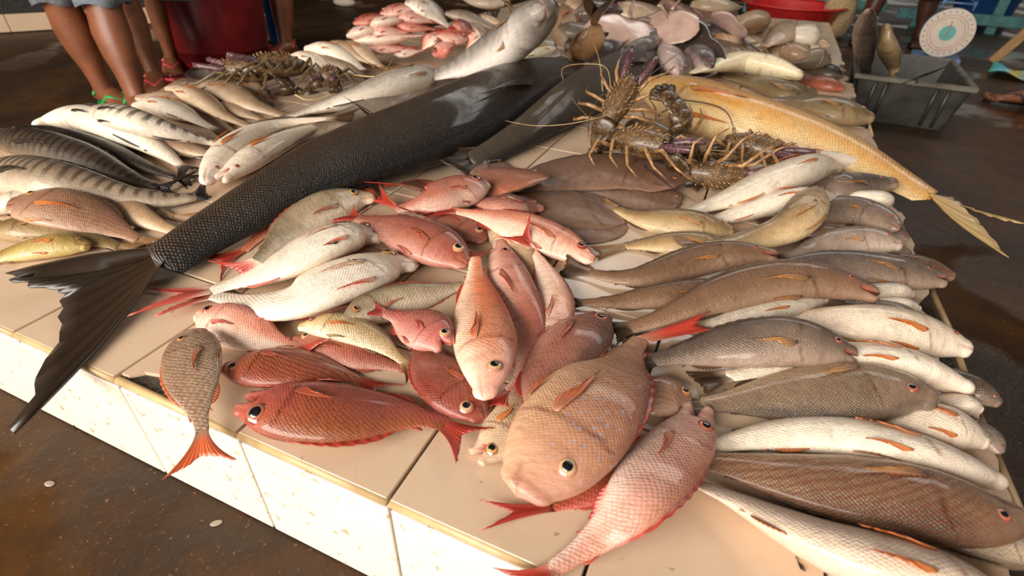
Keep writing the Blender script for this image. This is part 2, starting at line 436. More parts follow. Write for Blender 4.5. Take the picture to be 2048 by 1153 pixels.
def eye_mat(name, inner, outer):
    t = NT('eye_' + name)
    uvn = t.node('ShaderNodeUVMap', uv_map='UVMap'); sp = t.node('ShaderNodeSeparateXYZ'); t.l.new(uvn.outputs[0], sp.inputs[0])
    n = t.noise(uvn.outputs[0], 9, 3)
    c = t.mix(t.step(sp.outputs[0], .62, .92), srgb(*inner), srgb(*outer))
    c = t.mix(t.step(n, .45, .7, 0, .35), c, (.25, .1, .05))
    t.set(Base_Color=c, Roughness=.12, Coat_Weight=1.0, Coat_Roughness=.03)
    return t.m
EYE = {'pale': eye_mat('pale', (214, 176, 130), (188, 128, 100)), 'red': eye_mat('red', (176, 104, 78), (140, 52, 42)),
       'gold': eye_mat('gold', (206, 150, 80), (150, 100, 60)), 'grey': eye_mat('grey', (150, 130, 110), (90, 76, 66))}
tp_ = NT('pupil_black'); tp_.set(Base_Color=(.006, .007, .010), Roughness=.06, Coat_Weight=1.0, Coat_Roughness=.02)
PUPIL = tp_.m

# ------------------------------------------------------------------ fish builder
RATIO = dict(snapper=.42, bream=.32, croaker=.60, mack=.75, cobia=.68, sole=.10)
PROF = dict(
 snapper=([0, .03, .08, .15, .25, .35, .5, .65, .8, .9, 1], [.13, .3, .5, .74, .93, 1, .97, .8, .49, .29, .23], [.1, .3, .5, .75, .97, 1, .9, .65, .35, .18, .06]),
 bream=([0, .03, .08, .15, .25, .35, .5, .65, .8, .9, 1], [.2, .44, .66, .84, .97, 1, .95, .76, .44, .24, .2], [.12, .35, .55, .8, .97, 1, .88, .6, .32, .2, .12]),
 croaker=([0, .03, .08, .15, .25, .35, .5, .65, .8, .9, 1], [.16, .37, .56, .76, .93, 1, .95, .78, .53, .36, .27], [.16, .4, .58, .8, .97, 1, .9, .68, .4, .22, .08]),
 mack=([0, .06, .15, .3, .45, .6, .75, .9, 1], [.1, .42, .7, .95, 1, .92, .68, .35, .2], [.1, .4, .7, .97, 1, .88, .6, .3, .15]),
 cobia=([0, .03, .08, .15, .25, .35, .5, .65, .8, .9, 1], [.2, .45, .65, .82, .95, 1, .97, .84, .6, .44, .33], [.25, .5, .7, .87, 1, 1, .9, .7, .45, .26, .07]),
 sole=([0, .03, .1, .25, .5, .75, .9, 1], [.3, .6, .84, 1, .95, .7, .42, .2], [.2, .4, .7, 1, 1, .8, .5, .3]))
def smooth_prof(kind):
    """the profile resampled and smoothed, so outlines are rounded"""
    t, hh, ww = PROF[kind]
    x = np.linspace(0, 1, 201)
    out = []
    for a in (hh, ww):
        y = np.interp(x, t, a)
        # pad by reflection so the ends keep their value
        for _ in range(2):
            p = np.r_[2 * y[0] - y[1:9][::-1], y, 2 * y[-1] - y[-9:-1][::-1]]
            y = np.convolve(p, np.hanning(19)[1:-1] / np.hanning(19)[1:-1].sum(), 'valid')
        y[:9] = np.maximum(y[:9], 0) * 1.0
        out.append(y)
    # round the snout
    s = np.clip(x / .05, 0, 1)
    out = [np.where(x < .05, np.interp(.05, x, y) * (0.24 + .76 * np.sqrt(np.clip(1 - (1 - s) ** 2, 0, 1))), y) for y in out]
    return x, out[0], out[1]
SP = {k: smooth_prof(k) for k in PROF}

def catmull(P, n):
    P = np.asarray(P, float); k = len(P)
    Q = np.vstack([2 * P[0] - P[1], P, 2 * P[-1] - P[-2]])
    out = []
    for i in range(k - 1):
        for s in np.linspace(0, 1, 24, endpoint=(i == k - 2)):
            p0, p1, p2, p3 = Q[i:i + 4]
            out.append(.5 * ((2 * p1) + (-p0 + p2) * s + (2 * p0 - 5 * p1 + 4 * p2 - p3) * s * s + (-p0 + 3 * p1 - 3 * p2 + p3) * s ** 3))
    out = np.array(out)
    d = np.r_[0, np.cumsum(np.linalg.norm(np.diff(out, axis=0), axis=1))]
    return out, d / d[-1], d[-1]

def ss(a, b, x):
    t = np.clip((x - a) / (b - a), 0, 1); return t * t * (3 - 2 * t)

def sheet(G, th, uv):
    """thin two-sided sheet from a grid of points (n,m,3)"""
    n, m = G.shape[:2]
    gu = np.gradient(G, axis=0); gv = np.gradient(G, axis=1)
    N = np.cross(gu, gv); N /= (np.linalg.norm(N, axis=2, keepdims=True) + 1e-12)
    V = np.concatenate([(G + N * th / 2).reshape(-1, 3), (G - N * th / 2).reshape(-1, 3)])
    f = []; k = n * m
    for i in range(n - 1):
        for j in range(m - 1):
            a, b, c, d = i * m + j, (i + 1) * m + j, (i + 1) * m + j + 1, i * m + j + 1
            f.append((a, b, c, d)); f.append((d + k, c + k, b + k, a + k))
    ring = [i * m for i in range(n)] + [(n - 1) * m + j for j in range(1, m)] + [i * m + m - 1 for i in range(n - 2, -1, -1)] + [j for j in range(m - 2, 0, -1)]
    for a, b in zip(ring, ring[1:] + ring[:1]): f.append((b, a, a + k, b + k))
    return V, f, np.concatenate([uv.reshape(-1, 2)] * 2)

def dome(r, hgt, n=18, rings=5, r0=0.0):
    v = [(0, 0, hgt)]; uv = [(0, 0)]; f = []
    for i in range(1, rings + 1):
        q = i / rings
        for k in range(n):
            g = 2 * math.pi * k / n
            v.append((r * q * math.cos(g), r * q * math.sin(g), hgt * math.sqrt(max(0, 1 - q * q)))); uv.append((q, k / n))
    for k in range(n): f.append((0, 1 + k, 1 + (k + 1) % n))
    for i in range(rings - 1):
        for k in range(n):
            f.append((1 + i * n + k, 1 + (i + 1) * n + k, 1 + (i + 1) * n + (k + 1) % n, 1 + i * n + (k + 1) % n))
    return np.array(v), f, np.array(uv)

def build_fish(rec):
    name, label, group, kind, mat, pts, H, r0, r1, o = rec
    seed = np.random.RandomState(abs(hash_str(label)) % 99991)
    P, tt, L = catmull(pts, 0)
    ratio = RATIO[kind]; px, ph, pw = SP[kind]
    ts = np.concatenate([np.linspace(0, .12, 13)[:-1], np.linspace(.12, .32, 15)[:-1], np.linspace(.32, 1, 26)])
    at = lambda t: np.array([np.interp(t, tt, P[:, j]) for j in range(3)])
    def frame(t):
        a, b = at(max(t - .02, 0)), at(min(t + .02, 1)); T = (b - a) / np.linalg.norm(b - a)
        Z = np.array([0, 0, 1.]) if abs(T[2]) < .93 else np.array([0, 1., 0])
        S_ = np.cross(T, Z); S_ /= np.linalg.norm(S_); U = np.cross(S_, T)
        phi = R(r0 + (r1 - r0) * t); D = math.cos(phi) * U + math.sin(phi) * S_
        return T, D, np.cross(T, D)
    hd = lambda t: H / 2 * np.interp(t, px, ph)
    wb = lambda t: H / 2 * ratio * np.interp(t, px, pw)
    loc = at(.45).copy(); loc[2] = max(0.0, P[:, 2].min() - H * ratio / 2)
    root = thing(name, label, 'fish', tuple(loc), 0, group or None)
    M = 36; al = 2 * np.pi * np.arange(M) / M; fold = np.where(al > np.pi, 2 * np.pi - al, al)
    ca, sa = np.cos(al), np.sin(al)
    m = o.get('mouth', 0.0); tj = (.06 + .055 * o.get('mouth', 0.0)) if kind != 'snapper' else .115; asplit = R(97)
    V = []; UV = []; FL = []; CR = []; MO = []; LI = []
    girth = 0
    flat_fish = kind == 'sole'
    for t in ts:
        p = at(t); T, D, B = frame(t); a, b = hd(t), wb(t)
        to = .235 + .05 * np.abs(sa)
        bump = np.where(t < to, .035 * ss(.10, .24, t), .035 * np.exp(-np.clip(t - to, 0, 1) / .005)) * ss(.2, .5, np.abs(sa))
        if flat_fish: bump = bump * .3
        cr = np.exp(-((t - to) / .007) ** 2) * ss(.25, .55, np.abs(sa))
        cr = np.maximum(cr, .45 * np.exp(-((t - .165 - .02 * np.abs(sa)) / .006) ** 2) * ss(.35, .7, np.abs(sa)) * (fold > R(60)))
        d_ = a * ca; b_ = b * sa * (1 + bump); s_ = np.zeros(M)
        mo = np.zeros(M); li = np.zeros(M)
        if m <= 0:
            am = R(100) + (t / .1) * R(14); dl = fold - am
            g = np.exp(-(dl / .10) ** 2) * np.clip(1 - t / .10, 0, 1) ** .5 if t < .1 else np.zeros(M)
            b_ = b_ * (1 - .22 * g); cr = np.maximum(cr, g * .9)
            g2 = np.exp(-((np.abs(dl) - .25) / .14) ** 2) * np.clip(1 - t / .09, 0, 1); b_ = b_ * (1 + .10 * g2); li = g2 * .6
        elif t < tj:
            k = 1 - t / tj
            s0 = -(tj - t) * L                                   # distance ahead of the hinge
            hinge = -.02 * H
            low = fold > asplit
            for sel, ang in ((low, -R(34 if kind == 'snapper' else 20) * m), (~low, R(13 if kind == 'snapper' else 8) * m)):
                c_, s2 = math.cos(ang), math.sin(ang)
                x = s0 * np.ones(M); y = d_ - hinge
                # axis points to the tail; opening the lower jaw turns its tip ventrally
                xn = x * c_ - y * s2 * 0.0; yn = y + (-x) * math.sin(ang)
                d_ = np.where(sel, yn + hinge, d_); s_ = np.where(sel, (xn - s0), s_)
            near = np.abs(fold - asplit) < R(11)
            s_ = np.where(near, -s0 * .92, s_); d_ = np.where(near, hinge, d_); b_ = np.where(near, b_ * .85, b_)
            mo = np.where(near, 1.0, 0.0)
            li = np.where(~near & (np.abs(fold - asplit) < R(45)), k, 0) * (.9 if kind == 'snapper' else .4)
        V.append(p + np.outer(s_, T) + np.outer(d_, D) + np.outer(b_, B))
        UV.append(np.stack([np.full(M, t), fold / np.pi], 1))
        gi = (a + b) / 2 * fold * 1.1
        FL.append(np.stack([np.full(M, t * L), gi], 1)); CR.append(cr); MO.append(mo); LI.append(li)
    n = len(ts)
    V = np.concatenate(V); UV = np.concatenate(UV); FL = np.concatenate(FL)
    CR = np.concatenate(CR); MO = np.concatenate(MO); LI = np.concatenate(LI)
    f = []
    for i in range(n - 1):
        for j in range(M):
            f.append((i * M + j, i * M + (j + 1) % M, (i + 1) * M + (j + 1) % M, (i + 1) * M + j))
    T0, D0, B0 = frame(0); T1, D1, B1 = frame(1)
    c0 = at(0) + (T0 * tj * L * .85 if m > 0 else -T0 * hd(0) * .35)
    c1 = at(1) + T1 * hd(1) * .5
    V = np.vstack([V, c0, c1]); UV = np.vstack([UV, (0, .5), (1, .5)]); FL = np.vstack([FL, (0, 0), (L, 0)])
    CR = np.r_[CR, 0, 0]; MO = np.r_[MO, 1.0 if m > 0 else 0, 0]; LI = np.r_[LI, 0, 0]
    for j in range(M):
        f.append((n * M, (j + 1) % M, j)); f.append((n * M + 1, (n - 1) * M + j, (n - 1) * M + (j + 1) % M))
    me = mesh_data('body', V - loc, f, FM[mat], UV, FL, dict(crease=CR, mouth=MO, lip=LI))
    obj('body', me, root)
    # the ring winding must face outward
    def surf(t, a, off=0.0):
        p = at(t); T, D, B = frame(t); A, Bw = hd(t), wb(t)
        nrm = D * math.cos(a) / max(A, 1e-5) + B * math.sin(a) / max(Bw, 1e-5); nrm /= np.linalg.norm(nrm)
        return p + D * A * math.cos(a) + B * Bw * math.sin(a) + nrm * off, nrm
    fins = o.get('fins', 'all')
    fk = fin_key(mat, kind); fmat = FINS[fk]
    th = .0008 if L < .5 else .002
    def add_sheet(nm, G, uv, mt):
        v_, f_, u_ = sheet(np.array(G), th, np.array(uv))
        return obj(nm, mesh_data(nm, v_ - loc, f_, mt, u_), root)
    # ---- tail fin
    td = dict(len=.20, spread=.13, fork=.45, taper=1.0)
    if kind == 'croaker': td.update(len=.17, spread=.085, fork=.12)
    if kind == 'mack': td.update(len=.16, spread=.10, fork=.6)
    if kind == 'sole': td = None
    if td is not None:
        td.update(o.get('tail', {}))
        tv = np.array(o['tv']) if 'tv' in o else T1 * td['len'] * L
        Lt = td['len'] * L if ('tail' in o or 'tv' not in o) else np.linalg.norm(tv) * 1.12
        tdir = tv / np.linalg.norm(tv)
        Dt = D1 - tdir * D1.dot(tdir); Dt /= np.linalg.norm(Dt); Nt = np.cross(tdir, Dt)
        nrays, mc = 25, 9; hb = hd(.985)
        G = np.zeros((nrays, mc, 3)); U_ = np.zeros((nrays, mc, 2))
        tips = [np.array(q) - 0 for q in o['tips']] if 'tips' in o else None
        bend = seed.uniform(-.05, .05) * Lt
        for i in range(nrays):
            k = 2 * i / (nrays - 1) - 1
            base = at(.985 if kind != 'cobia' else .95) + D1 * hb * k * .92
            if tips is not None:
                A_, B_, N_ = tips
                tip = N_ + ((A_ if k < 0 else B_) - N_) * abs(k) ** 1.15
            else:
                ln = Lt * (1 - td['fork'] * (1 - abs(k) ** 1.25))
                tip = at(1) + tdir * ln + Dt * (k * td['spread'] * L * (abs(k) ** .15))
            tip = tip + (tip - base) * seed.uniform(-.05, .02)
            for j in range(mc):
                q = j / (mc - 1)
                ctl = base + tdir * np.linalg.norm(tip - base) * .42 if tips is None else base * .5 + tip * .5 + (Dt * k * .10 * np.linalg.norm(tip - base)) * (1 if np.dot(tip - at(1), Dt) * k > 0 else -1)
                pnt = (1 - q) ** 2 * base + 2 * q * (1 - q) * ctl + q * q * tip
                pnt = pnt + Nt * (((-1) ** i) * .0006 * (L / .3) * q + bend * q * q + .01 * L * math.sin(k * 3 + seed.uniform(0, .2)) * q)
                G[i, j] = pnt; U_[i, j] = (i * .5 + .25, q)
        tailm = own_fin(mat, fk, 1.0, .55) if mat not in ('black', 'dkgrey') else fmat
        add_sheet('tail_fin', G, U_, tailm)
    # ---- dorsal and anal fins
    def edge_fin(nm, a, ta, tb, hh, spiky, mt, fold_=.0, lean=.9):
        nr_, mc = 23, 4
        G = np.zeros((nr_, mc, 3)); U_ = np.zeros((nr_, mc, 2))
        for i in range(nr_):
            q = i / (nr_ - 1); t = ta + (tb - ta) * q
            b0, nrm = surf(t, a, -hd(t) * .05); T, D, B = frame(t)
            e = hh * (math.sin(math.pi * min(1, q * 1.15 + .08)) ** .6 if q < .93 else .55)
            if spiky: e *= (1.12 if i % 2 else .86) if q < .6 else 1
            dirn = nrm * math.cos(fold_) + B * math.sin(fold_) + T * lean; dirn /= np.linalg.norm(dirn)
            for j in range(mc):
                G[i, j] = b0 + dirn * e * H * j / (mc - 1) + B * .0005 * ((-1) ** i) * j / 3; U_[i, j] = (i * .5 + .25, j / (mc - 1))
        add_sheet(nm, G, U_, mt)
    # ---- paired fins that lie on the flank
    def blade(nm, a, t0, ln, wid, mt, off=.004, tipa=0.0):
        nr_, mc = 9, 8
        G = np.zeros((nr_, mc, 3)); U_ = np.zeros((nr_, mc, 2))
        sg = 1 if a >= 0 else -1
        for i in range(nr_):
            k = i / (nr_ - 1)
            for j in range(mc):
                q = j / (mc - 1)
                sp_ = wid * (.22 + .78 * math.sin(min(q * 1.6, 1) * math.pi / 2)) * (1 - .75 * max(0, q - .45) / .55)
                end = ln * (1 - .55 * k ** 1.3) + seed.uniform(-.01, .005) * (j == mc - 1)
                t = min(.97, t0 + end * q)
                b0, nrm = surf(t, a + sg * (k - .35) * sp_ + sg * tipa * q, H * .012 + off * L * q * (1.2 - .3 * q) + .0005 * ((-1) ** i) * q)
                G[i, j] = b0; U_[i, j] = (i * .5 + .25, q)
        add_sheet(nm, G, U_, mt)
    pmat = {'red': FINS['orange'] if mat in ('beige',) else FINS['red']}.get(fk, FINS['orange'])
    if mat in ('orangesn', 'pinkfront', 'breambig', 'red', 'redsolid', 'greypink', 'darkred', 'palepink', 'olivewhite', 'yellow', 'pinkorange'): pmat = FINS['rust']
    if mat in ('darkcr', 'croaker', 'greycr', 'bigcr', 'silvercr', 'goldcr', 'olivebr', 'olive', 'tan', 'brownpale', 'greybrown', 'silver', 'silverpale'): pmat = FINS['amber']
    if fins == 'dark' or kind in ('mack',): pmat = FINS['dark']
    if mat in ('black', 'dkgrey', 'dkpurple', 'blackfish'): pmat = FINS['black']
    if mat == 'whitepink': pmat = FINS['pale']
    elif pmat is FINS['rust']: pmat = own_fin(mat, 'rust', .7)
    elif pmat is FINS['amber']: pmat = own_fin(mat, 'amber', .8)
    elif pmat is FINS['red']: pmat = own_fin(mat, 'red', .7)
    if fins != 'none' and not flat_fish:
        for sg in (1, -1):
            _, nrm = surf(.4, sg * R(100))
            if nrm[2] > -.25:
                blade('pectoral_fin', sg * R(104), .29, .20 if kind != 'bream' else .27, .42 if kind in ('croaker', 'mack') else .36, pmat, off=.010, tipa=-.12)
            _, nrm = surf(.4, sg * R(155))
            if nrm[2] > .15:
                blade('pelvic_fin', sg * R(158), .33, .15, .30, pmat if kind != 'snapper' else fmat, off=.012, tipa=-.10)
    if fins in ('all', 'cobia', 'yellow'):
        dm = FINS['brown'] if kind == 'croaker' else own_fin(mat, fk, .9)
        edge_fin('dorsal_fin', 0.0, .32, .90, o.get('dorsal', .085) if kind != 'cobia' else .05, True, dm, lean=1.4)
        edge_fin('anal_fin', math.pi, .66, .86, .11 if kind != 'cobia' else .06, False, dm, lean=1.3)
    elif fins in ('few', 'orange', 'dark'):
        edge_fin('dorsal_fin', 0.0, .35, .88, .09, True, FINS['brown'] if kind == 'croaker' else fmat)
        edge_fin('anal_fin', math.pi, .66, .82, .11, False, pmat if fins == 'orange' else fmat)
    if flat_fish:
        edge_fin('dorsal_fin', 0.0, .04, .99, .07, False, FINS['brown'], lean=.3)
        edge_fin('anal_fin', math.pi, .16, .99, .07, False, FINS['brown'], lean=.3)
    # ---- eyes
    ek = {'snapper': 'red', 'bream': 'pale', 'croaker': 'red', 'mack': 'grey', 'cobia': 'grey', 'sole': 'gold'}[kind]
    if mat in ('orangesn', 'red', 'redpink', 'redpile'): ek = 'pale'
    if mat in ('beige', 'greypink', 'olivebr', 'olive', 'olivey', 'whitepink', 'olivewhite', 'pinkbrown'): ek = 'gold'
    et, ea, er = {'snapper': (.125, 68, .122), 'bream': (.14, 66, .085), 'croaker': (.115, 66, .072), 'mack': (.10, 66, .10), 'cobia': (.075, 75, .045), 'sole': (.07, 62, .03)}[kind]
    er = er * H * o.get('bigeye', 1.0)
    if 'eyeat' in o: et, ea = o['eyeat']
    for sg in (1, -1):
        c, nrm = surf(et, sg * R(ea))
        if nrm[2] < -.35: continue
        b = (wb(et) * math.sin(R(ea)))
        v_, f_, u_ = dome(er, er * .42)
        zq = Vector(nrm).to_track_quat('Z', 'Y').to_matrix()
        T, D, B = frame(et)
        # sit the eye on the flank: the dome's rim just under the skin
        ctr = c - nrm * er * .10
        W_ = np.array([list(zq @ Vector(q)) for q in v_]) + ctr
        e = obj('eye', mesh_data('eye', W_ - loc, f_, EYE[ek], u_), root)
        v_, f_, u_ = dome(er * .60, er * .24, 14, 4)
        W_ = np.array([list(zq @ Vector(q)) for q in v_]) + ctr + nrm * er * .26
        obj('pupil', mesh_data('pupil', W_ - loc, f_, PUPIL, u_), e)
    return root

def hash_str(s):
    h_ = 0
    for ch in s: h_ = (h_ * 131 + ord(ch)) & 0x7fffffff
    return h_

# ------------------------------------------------------------------ floor and slab
def floor_material():
    t = NT('wet_floor')
    tc = t.node('ShaderNodeTexCoord').outputs['Object']
    n1 = t.noise(tc, 2.2, 6, .6, .6); n2 = t.noise(tc, 9, 5, .65); n3 = t.noise(tc, 120, 3, .6)
    c = t.ramp(n1, [(.28, srgb(30, 20, 13)), (.45, srgb(60, 39, 21)), (.58, srgb(80, 53, 28)), (.75, srgb(46, 34, 25))])
    c = t.mix(t.step(n2, .42, .7, 0, .65), c, srgb(48, 40, 32))
    c = t.mix(t.step(n3, .62, .72, 0, .6), c, srgb(140, 96, 60))
    wet = t.step(t.noise(tc, 1.6, 4, .55, .4), .52, .60)
    t.set(Base_Color=c, Roughness=t.mix(wet, (.5, .5, .5), (.17, .17, .17)), Specular_IOR_Level=.3)
    b = t.bump(n3, .35, .004); b2 = t.bump(n2, .4, .02, b)
    nn = t.node('ShaderNodeMix', data_type='VECTOR'); t.put(nn.inputs[0], wet); t.l.new(b2, nn.inputs[4])
    g = t.node('ShaderNodeNewGeometry'); t.l.new(t.bump(t.noise(tc, 14, 2), .12, .01), nn.inputs[5])
    t.set(Normal=nn.outputs[1])
    return t.m
fb = MB(); fb.add([(-9, -4, 0), (9, -4, 0), (9, 12, 0), (-9, 12, 0)], [(0, 1, 2, 3)])
structure(fb.build('floor', floor_material(), smooth=False, loc=(0, 0, FLOOR_Z)), 'wet brown concrete market floor with puddles')

def tile_material(name, base, dirt, clean):
    t = NT(name)
    tc = t.node('ShaderNodeTexCoord').outputs['Object']
    info = t.node('ShaderNodeObjectInfo')
    off = t.node('ShaderNodeCombineXYZ'); t.put(off.inputs[0], t.math('MULTIPLY', info.outputs['Random'], 50.0))
    va = t.node('ShaderNodeVectorMath', operation='ADD'); t.l.new(tc, va.inputs[0]); t.l.new(off.outputs[0], va.inputs[1]); v = va.outputs[0]
    n1 = t.noise(v, 9, 5, .6); n2 = t.noise(v, 55, 4, .6, .4); n3 = t.noise(v, 300, 2)
    c = t.mix(t.step(n1, .35, .7, 0, .5), base, tuple(k * q for k, q in zip(base, (.90, .84, .74))))
    c = t.mix(t.step(n2, clean, clean + .07, 0, .75), c, dirt)
    c = t.mix(t.step(n3, .74, .78, 0, .6), c, tuple(k * .5 for k in dirt))
    t.set(Base_Color=c, Roughness=t.step(n1, .3, .7, .16, .36), Coat_Weight=.3, Coat_Roughness=.1)
    t.set(Normal=t.bump(n1, .05, .01))
    return t.m
TILE_TOP = tile_material('tile_beige', srgb(212, 184, 156), srgb(156, 118, 78), .66)
TILE_SIDE = tile_material('tile_white', srgb(240, 230, 212), srgb(184, 150, 104), .60)
def mortar_material():
    t = NT('mortar_dark')
    tc = t.node('ShaderNodeTexCoord').outputs['Object']
    n = t.noise(tc, 60, 5, .65)
    t.set(Base_Color=t.ramp(n, [(.3, srgb(16, 14, 12)), (.6, srgb(40, 32, 24)), (.8, srgb(74, 56, 36))]), Roughness=.22, Normal=t.bump(n, 1.0, .012))
    return t.m
MORTAR = mortar_material()
TRIM = simple_mat('edge_trim_plastic', srgb(196, 164, 118), .35, .15, 30)

slab = thing('tiled_slab', 'low white and beige tiled display slab covered with fish', 'slab', (0, 0, FLOOR_Z))
TT = .008                                                    # tile thickness
b = MB(); b.box(((SLAB_LEFT + SLAB_RIGHT) / 2, SLAB_BACK / 2 , SLAB_H / 2 - .002), (SLAB_RIGHT - SLAB_LEFT - .018, SLAB_BACK - .018, SLAB_H - .004 - .004))
b.build('core', MORTAR, slab, smooth=False)
TW = .2; GAP = .0035
# joints along the front edge
JX = [SLAB_LEFT] + [TW * k for k in range(-7, 6) if SLAB_LEFT + .03 < TW * k < SLAB_RIGHT - .02] + [SLAB_RIGHT]
JY = [0.0] + [TW * k for k in range(1, 22)]; JY = [y for y in JY if y < SLAB_BACK - .02] + [SLAB_BACK]
cache = {}
def tile_mesh(dx, dy, mat, edge=None):
    key = (round(dx, 4), round(dy, 4), mat.name)
    if edge is None and key in cache: return cache[key]
    m_ = MB()
    if edge is None:
        m_.box((0, 0, 0), (dx - GAP, dy - GAP, TT), bevel=.0012)
        me = m_.data('tile', mat, smooth=False); cache[key] = me
        return me
    n = len(edge); v = [(x, y, TT / 2) for x, y in edge] + [(x, y, -TT / 2) for x, y in edge]
    m_.add(v, [tuple(range(n)), tuple(range(n, 2 * n))[::-1]] + [(i, i + n, (i + 1) % n + n, (i + 1) % n) for i in range(n)])
    return m_.data('tile', mat, smooth=False)
for i in range(len(JX) - 1):
    for j in range(len(JY) - 1):
        dx, dy = JX[i + 1] - JX[i], JY[j + 1] - JY[j]
        cx, cy = (JX[i] + JX[i + 1]) / 2, (JY[j] + JY[j + 1]) / 2
        ed = None; g = GAP / 2
        r2 = random.Random(i * 100 + j)
        if i == len(JX) - 2 and cy < 2.9:                   # broken right-hand tiles: ragged edge, dark bed behind it
            ed = [(-dx / 2 + g, -dy / 2 + g)]
            for q in range(9):
                yy = -dy / 2 + g + (dy - 2 * g) * q / 8
                back_ = (.022 + .012 * math.sin(q * 1.1 + j * 2.3) + r2.uniform(-.004, .004)) if (j % 3 != 1) else r2.uniform(.002, .012)
                ed.append((dx / 2 - back_, yy))
            ed.append((-dx / 2 + g, dy / 2 - g))
        if j == 0 and abs(JX[i] - 0.2) < .01:               # chipped front tile beside the lone bream
            ed = [(-dx / 2 + g, -dy / 2 + .010)]
            for q, dn in enumerate((.010, .022, .026, .030, .034, .040, .042, .034, .012, .004)):
                ed.append((-dx / 2 + g + .011 * (q + 1), -dy / 2 + dn + r2.uniform(-.002, .002)))
            ed += [(dx / 2 - g, -dy / 2 + g), (dx / 2 - g, dy / 2 - g), (-dx / 2 + g, dy / 2 - g)]
        o = obj('tile', tile_mesh(dx, dy, TILE_TOP, ed), slab, (cx, cy, SLAB_H - TT / 2))
for i in range(len(JX) - 1):                                 # front face
    dx = JX[i + 1] - JX[i]; cx = (JX[i] + JX[i + 1]) / 2
    obj('tile', tile_mesh(dx, SLAB_H - .016, TILE_SIDE), slab, (cx, TT / 2, (SLAB_H - .014) / 2), (math.pi / 2, 0, 0))
for j in range(len(JY) - 1):                                 # right face
    dy = JY[j + 1] - JY[j]; cy = (JY[j] + JY[j + 1]) / 2
    obj('tile', tile_mesh(dy, SLAB_H - .016, TILE_SIDE), slab, (SLAB_RIGHT - TT / 2, cy, (SLAB_H - .014) / 2), (math.pi / 2, 0, math.pi / 2))
# edge trims: bead along the front, loose bead along the right
segs = [x for x in JX]
for i in range(len(segs) - 1):
    b = MB(); y = .003
    b.tube([(segs[i] + .002, y, SLAB_H - .0055), (segs[i + 1] - .002, y, SLAB_H - .0055)], .0052, 8)
    b.build('edge_trim', TRIM, slab)
for (y0, y1) in ((.05, .42), (.43, .74), (1.55, 1.78)):
    b = MB(); b.tube([(SLAB_RIGHT - .002, y0, SLAB_H - .006), (SLAB_RIGHT - .001 + .002, (y0 + y1) / 2, SLAB_H - .004), (SLAB_RIGHT - .002, y1, SLAB_H - .007)], .0042, 8)
    b.build('edge_trim', TRIM, slab)

